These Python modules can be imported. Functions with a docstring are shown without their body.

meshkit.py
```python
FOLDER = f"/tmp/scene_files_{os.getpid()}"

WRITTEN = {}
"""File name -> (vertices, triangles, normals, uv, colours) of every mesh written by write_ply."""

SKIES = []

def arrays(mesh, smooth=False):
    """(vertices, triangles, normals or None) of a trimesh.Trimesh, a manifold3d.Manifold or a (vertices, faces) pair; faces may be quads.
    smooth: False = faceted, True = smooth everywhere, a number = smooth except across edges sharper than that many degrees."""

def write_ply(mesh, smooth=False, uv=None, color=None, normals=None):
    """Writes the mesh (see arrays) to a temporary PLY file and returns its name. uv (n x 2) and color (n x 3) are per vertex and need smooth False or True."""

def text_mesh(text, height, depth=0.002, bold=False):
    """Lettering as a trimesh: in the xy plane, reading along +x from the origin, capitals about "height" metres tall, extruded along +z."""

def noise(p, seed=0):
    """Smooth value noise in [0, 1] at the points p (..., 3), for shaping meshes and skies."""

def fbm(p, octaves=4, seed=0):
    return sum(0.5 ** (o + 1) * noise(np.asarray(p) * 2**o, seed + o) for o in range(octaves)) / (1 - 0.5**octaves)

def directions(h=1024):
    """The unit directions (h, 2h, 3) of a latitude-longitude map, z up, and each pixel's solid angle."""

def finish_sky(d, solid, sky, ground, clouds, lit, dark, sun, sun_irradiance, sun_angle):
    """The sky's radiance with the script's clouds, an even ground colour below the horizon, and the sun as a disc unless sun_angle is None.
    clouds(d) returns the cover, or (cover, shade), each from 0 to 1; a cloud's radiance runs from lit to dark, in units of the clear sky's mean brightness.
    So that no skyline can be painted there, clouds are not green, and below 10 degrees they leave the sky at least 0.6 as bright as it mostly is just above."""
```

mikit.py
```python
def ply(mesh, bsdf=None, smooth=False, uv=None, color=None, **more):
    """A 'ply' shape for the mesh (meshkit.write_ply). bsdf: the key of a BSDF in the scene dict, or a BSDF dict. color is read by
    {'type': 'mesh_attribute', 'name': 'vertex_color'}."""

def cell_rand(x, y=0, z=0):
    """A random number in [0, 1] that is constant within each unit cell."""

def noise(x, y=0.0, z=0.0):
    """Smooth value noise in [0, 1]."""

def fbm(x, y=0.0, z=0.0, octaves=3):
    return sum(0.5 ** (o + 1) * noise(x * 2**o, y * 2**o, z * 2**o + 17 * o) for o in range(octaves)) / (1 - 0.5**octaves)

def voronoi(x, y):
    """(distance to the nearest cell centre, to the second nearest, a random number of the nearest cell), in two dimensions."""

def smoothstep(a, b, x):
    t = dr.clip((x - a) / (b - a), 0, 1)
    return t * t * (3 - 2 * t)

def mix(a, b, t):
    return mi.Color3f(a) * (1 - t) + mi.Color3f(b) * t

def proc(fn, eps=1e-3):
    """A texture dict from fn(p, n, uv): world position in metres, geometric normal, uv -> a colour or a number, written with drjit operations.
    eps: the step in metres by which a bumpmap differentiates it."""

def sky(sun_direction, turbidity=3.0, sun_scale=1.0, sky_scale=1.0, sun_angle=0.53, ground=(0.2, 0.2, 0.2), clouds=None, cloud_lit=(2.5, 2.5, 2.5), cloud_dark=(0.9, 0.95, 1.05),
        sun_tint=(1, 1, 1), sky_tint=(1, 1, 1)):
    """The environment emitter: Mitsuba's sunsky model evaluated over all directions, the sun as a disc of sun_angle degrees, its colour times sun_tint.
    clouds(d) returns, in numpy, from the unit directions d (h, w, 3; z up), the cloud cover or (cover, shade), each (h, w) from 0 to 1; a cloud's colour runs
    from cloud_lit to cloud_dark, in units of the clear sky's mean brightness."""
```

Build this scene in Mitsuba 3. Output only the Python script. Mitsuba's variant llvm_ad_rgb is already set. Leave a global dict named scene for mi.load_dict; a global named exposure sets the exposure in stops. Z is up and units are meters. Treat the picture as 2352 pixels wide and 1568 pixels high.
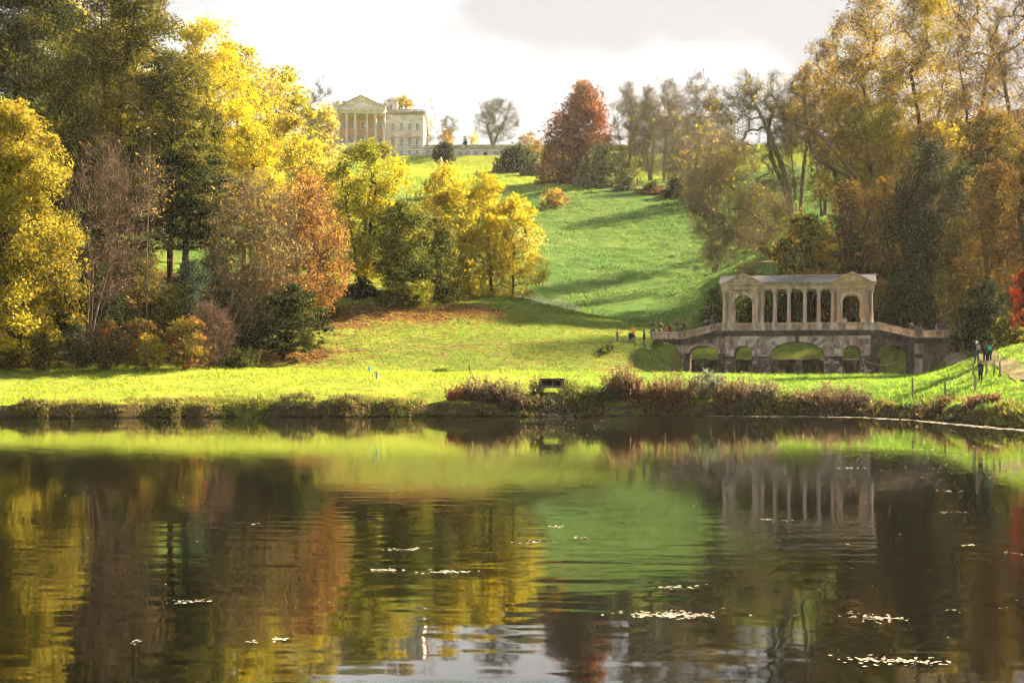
import math, random
import numpy as np, trimesh, manifold3d as mf
import drjit as dr, mitsuba as mi, mikit, meshkit
from scipy.interpolate import RBFInterpolator
from scipy.spatial import cKDTree
import shapely
from shapely.geometry import Polygon, LineString

T = mi.ScalarTransform4f
scene, labels = {}, {}
EYE = 3.07                                   # metres above the lake
F = 3400 / 2352                              # focal length in picture widths

# ------------------------------------------------------------------ camera, sky, exposure
scene['camera'] = {'type': 'perspective', 'fov': math.degrees(2 * math.atan(0.5 / F)), 'fov_axis': 'x',
                   'principal_point_offset_y': -(869 - 784) / 1568,
                   'near_clip': 0.1, 'far_clip': 8000.0,
                   'to_world': T().look_at(origin=[0, 0, EYE], target=[0, 100, EYE], up=[0, 0, 1])}
SUN_AZ, SUN_EL = math.radians(55), math.radians(33)
SUN = [math.sin(SUN_AZ) * math.cos(SUN_EL), math.cos(SUN_AZ) * math.cos(SUN_EL), math.sin(SUN_EL)]


def cloud_cover(d):
    h = np.maximum(d[..., 2], 0.0) + 0.16
    q = np.stack([d[..., 0] / h * 0.9, d[..., 1] / h * 0.9, d[..., 2] * 2.0], -1)
    n = meshkit.fbm(q * 1.7 + 10.55, 6, 16)
    m = meshkit.fbm(q * 0.7 + 9.1, 3, 5)
    cover = np.clip(1.05 + (m - 0.45) * 0.5, 0, 1)
    shade = np.clip((n - 0.13) * 3.1, 0, 1)
    return cover, shade


scene['sky'] = mikit.sky(SUN, turbidity=3.5, sun_scale=2.7, sun_angle=2.2, sky_scale=1.0, ground=(0.10, 0.12, 0.05), clouds=cloud_cover,
                         cloud_lit=(2.6, 2.6, 2.6), cloud_dark=(0.84, 0.84, 0.87), sun_tint=(1.0, 0.96, 0.87))
exposure = 3.4

# ------------------------------------------------------------------ small helpers


def at(u, v, D):
    """A point of the place, D metres ahead, from where it was measured on the photograph."""
    k = D / (F * 2352)
    return np.array([(u - 1176) * k, D, EYE + (869 - v) * k])


def ux(u, D):
    return (u - 1176) * D / (F * 2352)


def vz(v, D):
    return EYE + (869 - v) * D / (F * 2352)


def numbered(name):
    if name not in used:
        used.add(name)
        return name
    k = 1
    while f'{name}_{k:03d}' in used:
        k += 1
    used.add(f'{name}_{k:03d}')
    return f'{name}_{k:03d}'


used = set()


def thing(name, label=None, category=None, group=None, kind=None):
    key = numbered(name)
    e = {}
    if label: e['label'] = label
    if category: e['category'] = category
    if group: e['group'] = group
    if kind: e['kind'] = kind
    if e: labels[key] = e
    return key


def part(owner, name, shape, label=None, kind=None):
    key = numbered(owner + '__' + name)
    scene[key] = shape
    e = {}
    if label: e['label'] = label
    if kind: e['kind'] = kind
    if e: labels[key] = e
    return key


def rgb(r, g, b):
    return {'type': 'rgb', 'value': [r, g, b]}


class MB:
    """Collects vertices and triangles (with a colour each) of one mesh."""

    def __init__(self):
        self.v, self.f, self.c, self.n = [], [], [], 0

    def add(self, v, f, c=None):
        v = np.asarray(v, float)
        self.v.append(v)
        self.f.append(np.asarray(f, int) + self.n)
        if c is not None:
            self.c.append(np.broadcast_to(np.asarray(c, float), v.shape))
        self.n += len(v)
        return self

    def tm(self, m, c=None):
        return self.add(m.vertices, m.faces, c)

    def box(self, x0, x1, y0, y1, z0, z1, c=None):
        return self.tm(boxm(x0, x1, y0, y1, z0, z1), c)

    def get(self):
        return np.vstack(self.v), np.vstack(self.f)

    def mesh(self):
        v, f = self.get()
        return trimesh.Trimesh(v, f, process=False)

    def ply(self, bsdf, smooth=False):
        return mikit.ply(self.mesh(), bsdf, smooth=smooth, color=np.vstack(self.c) if self.c else None)


def boxm(x0, x1, y0, y1, z0, z1):
    m = trimesh.creation.box((x1 - x0, y1 - y0, z1 - z0))
    m.apply_translation(((x0 + x1) / 2, (y0 + y1) / 2, (z0 + z1) / 2))
    return m


def bevbox(x0, x1, y0, y1, z0, z1, b=0.02):
    """A block with chamfered edges."""
    v = []
    for x, sx in ((x0, 1), (x1, -1)):
        for y, sy in ((y0, 1), (y1, -1)):
            for z, sz in ((z0, 1), (z1, -1)):
                v += [(x + sx * b, y + sy * b, z), (x + sx * b, y, z + sz * b), (x, y + sy * b, z + sz * b)]
    return hullm(np.array(v))


def hullm(pts):
    m = mf.Manifold.hull_points(np.asarray(pts, np.float32)).to_mesh()
    return trimesh.Trimesh(m.vert_properties[:, :3], m.tri_verts, process=False)


def lathe(profile, n=16):
    """Turned solid from (radius, z) pairs, bottom to top."""
    p = np.array([(max(r, 1e-4), z) for r, z in profile])
    return trimesh.creation.revolve(np.vstack([[0, p[0, 1]], p, [0, p[-1, 1]]]), sections=n)


def extrude_y(poly, y0, y1):
    """A polygon in x,z extruded from y0 to y1."""
    m = trimesh.creation.extrude_polygon(poly, y1 - y0, engine='earcut')
    v = m.vertices.copy()
    return trimesh.Trimesh(np.stack([v[:, 0], y0 + v[:, 2], v[:, 1]], 1), m.faces[:, ::-1], process=False)


def tubes(p0, p1, r0, r1, sides=5):
    """Many tapered prisms at once."""
    p0, p1 = np.asarray(p0, float), np.asarray(p1, float)
    d = p1 - p0
    d = d / (np.linalg.norm(d, axis=1, keepdims=True) + 1e-9)
    ref = np.where(np.abs(d[:, 2:]) < 0.9, [[0, 0, 1.0]], [[1.0, 0, 0]])
    a = np.cross(d, ref)
    a /= np.linalg.norm(a, axis=1, keepdims=True) + 1e-9
    b = np.cross(d, a)
    ang = np.arange(sides) * 2 * np.pi / sides
    ring = np.cos(ang)[None, :, None] * a[:, None] + np.sin(ang)[None, :, None] * b[:, None]
    r0, r1 = (np.broadcast_to(np.asarray(r, float), (len(p0),))[:, None, None] for r in (r0, r1))
    v = np.concatenate([p0[:, None] + ring * r0, p1[:, None] + ring * r1], 1).reshape(-1, 3)
    i = np.arange(sides)
    j = (i + 1) % sides
    q = np.vstack([np.stack([i, j, j + sides], 1), np.stack([i, j + sides, i + sides], 1)])
    f = (q[None] + (np.arange(len(p0)) * 2 * sides)[:, None, None]).reshape(-1, 3)
    return v, f


def path_tube(pts, r, sides=6):
    pts = np.asarray(pts, float)
    r = np.broadcast_to(np.asarray(r, float), (len(pts),))
    return tubes(pts[:-1], pts[1:], r[:-1], r[1:], sides)


# ------------------------------------------------------------------ materials shared by many things
scene['leaf'] = {'type': 'principledthin', 'base_color': {'type': 'mesh_attribute', 'name': 'vertex_color'}, 'roughness': 0.95,
                 'diff_trans': 1.1, 'spec_trans': 0.0, 'eta': 1.4}
scene['bark'] = {'type': 'twosided', 'bsdf': {'type': 'diffuse', 'reflectance': {'type': 'mesh_attribute', 'name': 'vertex_color'}}}
scene['matt'] = {'type': 'twosided', 'bsdf': {'type': 'principled', 'base_color': {'type': 'mesh_attribute', 'name': 'vertex_color'}, 'roughness': 0.8, 'specular': 0.25}}
# ------------------------------------------------------------------ terrain
SHORE = np.array([(-60, 2), (-62, 60), (-54, 104), (-39.7, 114.7), (-30, 115.6), (-24, 117.8), (-18, 116.8), (-8, 118.0), (0, 118.6), (8, 120.2), (15, 121), (24, 120.5), (28.5, 118.2),
                  (30.6, 109), (30.9, 100), (31.1, 90), (33, 60), (34, 30), (30, 2)], float)
LAKE = Polygon(SHORE).buffer(1.5).buffer(-1.5)
BX, BY = ux(1837, 166), 166.0               # the bridge: middle and front face

G = [  # measured ground points (u, v, distance)
    (0, 838, 140), (300, 845, 140), (600, 851, 140), (900, 855, 140), (1200, 853, 141), (1500, 858, 142), (1800, 860, 142), (2000, 859, 142),
    (0, 900, 127), (300, 884, 127), (600, 872, 126), (900, 873, 125), (1200, 871, 126), (1500, 872, 127), (1800, 872, 127), (2000, 870, 126),
    (2150, 862, 130), (2200, 858, 122), (2050, 860, 143), (2100, 859, 144), (2120, 855, 150), (2150, 842, 152), (2200, 838, 140), (2195, 815, 152), (2150, 862, 137), (2240, 832, 120), (2352, 850, 106), (2300, 848, 112),
    (2352, 840, 113), (2300, 826, 124), (2243, 813, 129), (2200, 790, 152), (2352, 805, 122),
    (700, 850, 145), (1000, 855, 147), (1200, 855, 149), (1400, 857, 153), (1540, 852, 160),
    (560, 822, 150), (700, 808, 152), (900, 801, 155), (1100, 797, 158), (1300, 790, 161), (1480, 781, 166), (1418, 782, 165), (1455, 780, 166), (1500, 782, 167), (1440, 775, 170), (1490, 776, 171),
    (820, 748, 166), (1000, 738, 170), (1200, 748, 172), (1350, 763, 172),
    (700, 725, 170), (820, 702, 174), (957, 714, 174), (1078, 702, 178), (1048, 686, 185), (1130, 683, 187), (1180, 684, 187),
    (1100, 670, 191), (1230, 697, 187), (1300, 719, 184), (1400, 741, 181), (1470, 748, 182),
    (1500, 743, 196), (1400, 742, 203), (1650, 735, 197), (1600, 694, 222), (1400, 698, 226), (1250, 700, 234), (1320, 640, 250),
    (1500, 620, 256), (1650, 628, 246), (1300, 560, 282), (1550, 550, 285), (1260, 500, 312), (1500, 485, 316), (1600, 475, 318),
    (1350, 453, 335), (1500, 450, 340), (1200, 432, 366), (1240, 427, 368), (1130, 407, 410), (1000, 402, 420), (1060, 386, 452),
    (940, 396, 425), (1140, 390, 445), (1040, 379, 487), (900, 379, 487), (1140, 379, 487), (1040, 360, 498), (900, 360, 498), (1140, 360, 498), (1250, 372, 470),
    # left wood
    (450, 836, 145), (250, 830, 147), (100, 830, 147), (300, 730, 168), (100, 715, 168), (440, 600, 205), (530, 570, 212), (640, 600, 205), (100, 480, 205), (280, 480, 215),
    (300, 360, 262), (600, 345, 330), (450, 400, 260), (760, 345, 420), (0, 330, 270), (860, 480, 330), (1000, 440, 370), (800, 600, 230), (1000, 600, 240),
    # right wood
    (2000, 742, 182), (1800, 632, 200), (1700, 612, 228), (1900, 500, 240), (2100, 470, 230), (2352, 560, 180), (2352, 670, 150), (2250, 765, 150), (2352, 785, 133),
    (2100, 700, 185), (1800, 405, 330), (1600, 462, 328), (1500, 410, 400), (2100, 370, 330), (2352, 330, 300), (1600, 345, 470), (1400, 380, 440),
]
gp = np.array([at(*g) for g in G])
world = [(-120, 150, 16), (-75, 135, 9), (-58, 118, 3.5), (-70, 90, 5), (-80, 40, 6), (-120, 90, 20), (-120, 200, 38), (-150, 300, 66), (-110, 400, 74), (-160, 500, 86), (80, 130, 15), (120, 150, 32), (150, 250, 62), (180, 400, 85), (200, 520, 90),
         (70, 105, 9), (55, 80, 5.0), (60, 50, 5), (60, 15, 4), (40, 100, 3.8), (-40, 640, 87), (40, 640, 87), (120, 640, 90), (0, 800, 88), (-200, 800, 90), (220, 800, 92), (320, 300, 90), (-320, 300, 90), (300, 60, 40), (-300, 60, 40)]
gp = np.vstack([gp, np.array(world, float)])
_rbf = RBFInterpolator(gp[:, :2] / 100, gp[:, 2], kernel='thin_plate_spline', smoothing=0.0006)


def sstep(a, b, x):
    t = np.clip((x - a) / (b - a), 0, 1)
    return t * t * (3 - 2 * t)


def ground(x, y):
    """Height of the land at x, y (arrays)."""
    x, y = np.broadcast_arrays(np.asarray(x, float), np.asarray(y, float))
    shp = x.shape
    x, y = x.ravel(), y.ravel()
    cx, cy = np.clip(x, -330, 330), np.clip(y, -5, 830)
    z = np.empty(len(x))
    for s in range(0, len(x), 50000):
        z[s:s + 50000] = _rbf(np.stack([cx, cy], 1)[s:s + 50000] / 100)
    # terrace behind the retaining wall
    z = np.where((y > 494) & (y < 505.3) & (x > -85) & (x < 20), np.minimum(z, 78.4 + 0.12 * np.minimum(y - 501, 0)), z)
    z = np.where((y >= 505.3) & (y < 640) & (x > -85) & (x < 60), 82.6 + 2.2 * sstep(506, 518, y) + 0.012 * np.maximum(y - 518, 0), z)
    # channel of the upper lake under the bridge
    dx = np.maximum(np.maximum(BX - 11.9 - x, x - (BX + 11.9)), 0)
    dyf = np.maximum(147.5 - y, 0)
    back = np.where(y > 182.2, 99, 0)
    c = 2.2 + np.maximum(dx * np.where((y > 167) & (x < BX), 0.82 + 2.5 * sstep(167, 169, y), np.where(x < BX, 0.82, 0.92)), dyf * 0.45) + back
    c = np.where((y > 140) & (y < 184), c, 99)
    zs = -0.55 * np.log(np.exp(-np.clip(c - z, -40, 40) / 0.55) + 1) + z
    z = np.where(c < 90, zs, z)
    # grass above the weir wall
    wx = sstep(BX - 19, BX - 12.5, x) * (1 - sstep(BX + 13, BX + 20, x))
    inside = (y >= 182.2) & (y < 200)
    z = np.where(inside, z * (1 - wx) + wx * np.minimum(z, 5.3 + (y - 182.2) * 0.42), z)
    # the bank of the lake
    near = (y < 190) & (np.abs(x) < 110)
    pts = shapely.points(x[near], y[near])
    lip = meshkit.fbm(np.stack([x[near] * 0.45, y[near] * 0.45, 0 * x[near]], 1), 3, 3)
    d = shapely.distance(pts, LAKE) + (lip - 0.5) * 2.2
    inlake = shapely.contains(LAKE, pts)
    d = np.where(inlake, -shapely.distance(pts, LAKE.exterior) + (lip - 0.5) * 2.2, d)
    land = np.maximum(z[near], 1.2)
    hgt = 0.45 + 0.9 * meshkit.fbm(np.stack([x[near] * 0.12, y[near] * 0.12, 0 * x[near]], 1), 2, 31)
    face = 0.08 + hgt * sstep(-0.1, 1.0, d) + 0.33 * np.clip(d - 0.5, 0, 50)
    zz = np.minimum(face, land)
    k = 0.5
    soft = -np.log(np.exp(-np.minimum(face, land + 8) / k) + np.exp(-land / k)) * k
    zz = np.where(d > 0.3, np.maximum(soft, np.minimum(zz, 1.05)), zz)
    zz = np.where(d < 0, np.maximum(0.08 + d * 0.9, -1.6), zz)
    z[near] = zz
    return z.reshape(shp)


def bumps(x, y, z):
    """Tussocks and the uneven turf."""
    p = np.stack([x, y, 0 * x], -1)
    far = sstep(192, 235, y) * (1 - sstep(370, 440, y))
    mid = sstep(122, 150, y) * (1 - far)
    n1 = meshkit.fbm(p * [0.55, 0.75, 1], 4, 21) - 0.5
    n2 = meshkit.fbm(p * [0.22, 0.42, 1], 3, 22)
    ridge = np.abs(meshkit.noise(p * [0.16, 0.55, 1], 23) - 0.5) * 2
    n3 = meshkit.fbm(p * [1.1, 1.5, 1], 3, 25) - 0.5
    return np.where(z > 0.25, n1 * (0.16 + 0.15 * mid + 0.35 * far) + n3 * (0.14 + 0.12 * far) + far * (0.9 * np.maximum(n2 - 0.5, 0) - 0.25 * (1 - ridge) ** 3), 0)


def steps(segs):
    out = []
    for a, b, h in segs:
        out.append(np.arange(a, b, h))
    return np.concatenate(out)


gx = np.concatenate([-np.geomspace(3000, 140, 14)[:-1], steps([(-140, -62, 2.2), (-62, 28, 0.6), (28, 38, 0.3), (38, 62, 0.6), (62, 140, 2.2)]), np.geomspace(140, 3000, 14)])
gy = np.concatenate([[-2500, -800, -250, -80, -30], steps([(-10, 84, 3.0), (84, 112, 0.7), (112, 147, 0.36), (147, 200, 0.55), (200, 345, 0.9), (345, 480, 1.6), (480, 503.8, 0.8), (504.0, 504.3, 0.3), (505.0, 505.9, 0.4), (505.9, 507, 0.6), (507, 512, 1.0), (512, 680, 6.0)]), np.geomspace(690, 3500, 10)])
GX, GY = np.meshgrid(gx, gy)
GZ = ground(GX, GY)
gentle = (np.abs(GX) < 135) & (GY > 80) & (GY < 520)
GZ = GZ + np.where(gentle, bumps(GX, GY, GZ), 0)
GZ = np.where((GY < 7) & (np.abs(GX) < 70), np.maximum(np.minimum(GZ, 1.3), -0.5 + (7 - GY) * 0.3).clip(-1.5, 1.3), GZ)
nx, ny = len(gx), len(gy)
ii = (np.arange(ny - 1)[:, None] * nx + np.arange(nx - 1)[None]).ravel()
gv = np.stack([GX.ravel(), GY.ravel(), GZ.ravel()], 1)
gf = np.vstack([np.stack([ii, ii + 1, ii + nx + 1], 1), np.stack([ii, ii + nx + 1, ii + nx], 1)])
from scipy.interpolate import RegularGridInterpolator
_gi = RegularGridInterpolator((gy, gx), GZ, bounds_error=False, fill_value=None)


def gz(x, y):
    r = _gi(np.stack([np.atleast_1d(np.asarray(y, float)), np.atleast_1d(np.asarray(x, float))], -1))
    return float(r[0]) if np.ndim(x) == 0 and np.ndim(y) == 0 else r


# where fallen leaves lie: under the trees of the slopes
LITTER = [(ux(u, D), D, r) for u, D, r in ((760, 168, 9), (860, 172, 8), (960, 172, 7), (1040, 175, 7), (1100, 176, 5), (700, 152, 6), (640, 150, 6))]


def ground_color(p, n, uv):
    x, y, z = p.x, p.y, p.z
    a = mikit.fbm(x * 0.35, y * 0.35, 0.0, 4)
    b = mikit.fbm(x * 2.6, y * 2.6, 0.0, 3)
    c = mikit.fbm(x * 0.06, y * 0.06, 3.0, 3)
    g = mikit.mix([0.095, 0.155, 0.026], [0.165, 0.205, 0.034], mikit.smoothstep(0.3, 0.7, c * 0.6 + a * 0.4))
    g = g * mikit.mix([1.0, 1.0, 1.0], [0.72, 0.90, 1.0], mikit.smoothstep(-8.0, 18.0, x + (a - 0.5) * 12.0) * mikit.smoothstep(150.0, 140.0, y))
    g = mikit.mix(g, [0.070, 0.095, 0.018], mikit.smoothstep(0.52, 0.75, b) * 0.6)
    g = mikit.mix(g, [0.17, 0.15, 0.045], mikit.smoothstep(0.55, 0.8, a * 0.5 + b * 0.5) * 0.55)
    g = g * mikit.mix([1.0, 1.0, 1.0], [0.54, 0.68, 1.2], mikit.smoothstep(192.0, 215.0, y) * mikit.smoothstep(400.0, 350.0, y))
    st = mikit.fbm((x + y) * 0.55, (x - y) * 1.5, 0.0, 4)
    mid_ = mikit.smoothstep(143.0, 150.0, y) * mikit.smoothstep(200.0, 188.0, y)
    g = mikit.mix(g, [0.075, 0.105, 0.022], mikit.smoothstep(0.46, 0.66, st) * mid_ * 0.75)
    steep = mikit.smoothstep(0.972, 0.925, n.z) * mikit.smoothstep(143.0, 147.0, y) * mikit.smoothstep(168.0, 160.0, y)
    g = mikit.mix(g, [0.085, 0.105, 0.030], steep * 0.7)  # grazing shade of the slope foot put into the grass colour
    g = mikit.mix(g, [0.15, 0.125, 0.045], mikit.smoothstep(0.55, 0.75, mikit.fbm(x * 0.7, y * 1.1, 9.0, 4)) * mid_ * 0.6)
    # the wood floor: leaf mould, with the shadow beneath the trees painted in
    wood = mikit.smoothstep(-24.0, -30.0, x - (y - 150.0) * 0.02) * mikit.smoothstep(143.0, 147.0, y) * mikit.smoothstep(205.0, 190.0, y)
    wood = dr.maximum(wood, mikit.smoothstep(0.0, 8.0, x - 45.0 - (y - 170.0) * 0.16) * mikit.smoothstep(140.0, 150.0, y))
    wood_shade = wood
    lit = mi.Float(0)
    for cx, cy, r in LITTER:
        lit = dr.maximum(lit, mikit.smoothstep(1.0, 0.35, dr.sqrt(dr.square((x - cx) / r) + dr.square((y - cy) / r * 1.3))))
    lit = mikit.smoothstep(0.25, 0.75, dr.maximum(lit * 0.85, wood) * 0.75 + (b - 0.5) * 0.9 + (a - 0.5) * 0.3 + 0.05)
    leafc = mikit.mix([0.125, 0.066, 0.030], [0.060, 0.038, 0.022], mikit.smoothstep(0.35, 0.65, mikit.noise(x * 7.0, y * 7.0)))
    leafc = leafc * (1.0 - 0.5 * wood_shade)  # litter darkened here to carry the shade under the wood
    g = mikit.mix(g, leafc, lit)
    # bare earth where the bank is steep above the water, mud under it
    earth = mikit.smoothstep(0.86, 0.70, n.z) * mikit.smoothstep(1.5, 0.9, z + (a - 0.5) * 0.8) * mikit.smoothstep(125.0, 123.0, y)
    g = mikit.mix(g, mikit.mix([0.035, 0.025, 0.014], [0.075, 0.055, 0.03], b), earth)
    return mikit.mix(g, [0.02, 0.018, 0.012], mikit.smoothstep(0.25, 0.05, z))


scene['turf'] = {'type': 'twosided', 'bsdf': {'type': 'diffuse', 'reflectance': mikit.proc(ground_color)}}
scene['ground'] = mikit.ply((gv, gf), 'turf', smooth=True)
labels['ground'] = {'label': 'green grass slopes and banks of the valley round the lake', 'kind': 'structure'}

# ------------------------------------------------------------------ the lake


def ripple(p, n, uv):
    x, y = p.x, p.y
    wob = mikit.noise(x * 0.11, y * 0.11) * 2.0
    xa, ya = x * 0.97 + y * 0.22, y * 0.97 - x * 0.22
    xb, yb = x * 0.98 - y * 0.17, y * 0.98 + x * 0.17
    big = mikit.noise(xa * 0.5 + wob, ya * 1.9 + wob) + mikit.noise(xb * 0.62 + 31.0, yb * 2.3 + 1.7 * wob) - 1.0
    mid = mikit.noise(xa * 1.7 + 7.0, ya * 4.6 + wob) + mikit.noise(xb * 1.3, yb * 5.3 + 3.0) - 1.0
    fine = mikit.noise(xb * 5.0, yb * 13.0) - 0.5
    calm = 0.30 + 0.70 * mikit.smoothstep(0.3, 0.7, mikit.fbm(x * 0.045, y * 0.07 + 5.0, 0.0, 2))
    near = mikit.smoothstep(42.0, 13.0, y)
    return (big * (0.12 + 1.35 * near) + mid * (0.13 + 0.20 * near) + fine * 0.05) * calm * 0.0058


scene['water_surface'] = {'type': 'bumpmap', 'texture': mikit.proc(ripple, eps=0.01), 'scale': 1.0,
                          'bsdf': {'type': 'principled', 'base_color': rgb(0.0018, 0.002, 0.0012), 'roughness': 0.02, 'eta': 1.33}}
wm = trimesh.Trimesh(*[np.array(a) for a in ([(-75, -6, 0), (75, -6, 0), (75, 130, 0), (-75, 130, 0)], [(0, 1, 2), (0, 2, 3)])], process=False)
scene['lake_water'] = mikit.ply(wm, 'water_surface', uv=np.array([(0, 0), (150, 0), (150, 136), (0, 136)], float))
labels['lake_water'] = {'label': 'dark still lake water with reflections and fine ripples', 'kind': 'structure'}
wm = trimesh.Trimesh(np.array([(BX - 13, 146, 2.75), (BX + 13.5, 146, 2.75), (BX + 13.5, 182, 2.75), (BX - 13, 182, 2.75)], float), np.array([(0, 1, 2), (0, 2, 3)]), process=False)
scene['upper_water'] = mikit.ply(wm, 'water_surface', uv=np.array([(0, 0), (26, 0), (26, 36), (0, 36)], float))
labels['upper_water'] = {'label': 'narrow upper lake water under the stone bridge', 'kind': 'structure'}
# ------------------------------------------------------------------ trees and shrubs
YELLOW = [((0.50, 0.41, 0.03), 5), ((0.40, 0.37, 0.03), 4), ((0.29, 0.30, 0.035), 3), ((0.46, 0.31, 0.03), 1)]
YGREEN = [((0.32, 0.30, 0.03), 4), ((0.22, 0.24, 0.03), 4), ((0.42, 0.33, 0.03), 2)]
OLIVE = [((0.36, 0.31, 0.035), 4), ((0.22, 0.20, 0.035), 4), ((0.40, 0.29, 0.03), 3), ((0.13, 0.13, 0.03), 1)]
PALEY = [((0.50, 0.44, 0.10), 4), ((0.40, 0.30, 0.07), 3), ((0.36, 0.31, 0.08), 2)]
TAN = [((0.30, 0.21, 0.08), 4), ((0.24, 0.17, 0.07), 3), ((0.34, 0.23, 0.06), 2)]
ORANGE = [((0.32, 0.165, 0.045), 4), ((0.23, 0.125, 0.045), 3), ((0.36, 0.24, 0.05), 2), ((0.17, 0.11, 0.05), 3)]
AMBER = [((0.36, 0.255, 0.035), 4), ((0.28, 0.205, 0.035), 3), ((0.22, 0.175, 0.035), 3), ((0.42, 0.32, 0.04), 1)]
RUST = [((0.25, 0.095, 0.050), 4), ((0.18, 0.080, 0.048), 4), ((0.32, 0.155, 0.05), 3), ((0.14, 0.080, 0.05), 4)]
RED = [((0.28, 0.026, 0.022), 4), ((0.18, 0.02, 0.02), 4), ((0.34, 0.10, 0.02), 2), ((0.12, 0.03, 0.025), 2)]
GREEN = [((0.060, 0.088, 0.022), 4), ((0.085, 0.105, 0.024), 3), ((0.045, 0.070, 0.022), 3)]
DGREEN = [((0.024, 0.038, 0.018), 4), ((0.034, 0.048, 0.018), 3), ((0.019, 0.030, 0.016), 3)]
OLGREEN = [((0.100, 0.098, 0.020), 4), ((0.065, 0.074, 0.020), 4), ((0.15, 0.13, 0.024), 3)]
GREYGREEN = [((0.105, 0.135, 0.075), 4), ((0.14, 0.155, 0.07), 3), ((0.085, 0.105, 0.055), 3)]
BLUEGREEN = [((0.035, 0.058, 0.042), 4), ((0.05, 0.072, 0.05), 3), ((0.026, 0.042, 0.03), 3)]
BROWN = [((0.17, 0.095, 0.035), 4), ((0.12, 0.072, 0.03), 3), ((0.22, 0.13, 0.04), 2)]
DULLGOLD = [((0.26, 0.17, 0.03), 4), ((0.18, 0.135, 0.03), 4), ((0.13, 0.12, 0.03), 2), ((0.32, 0.19, 0.03), 2)]
DARKB, GREYB, REDB, PALEB, OLIVEB = (0.045, 0.034, 0.026), (0.14, 0.125, 0.10), (0.13, 0.085, 0.068), (0.26, 0.22, 0.17), (0.17, 0.145, 0.085)

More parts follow.
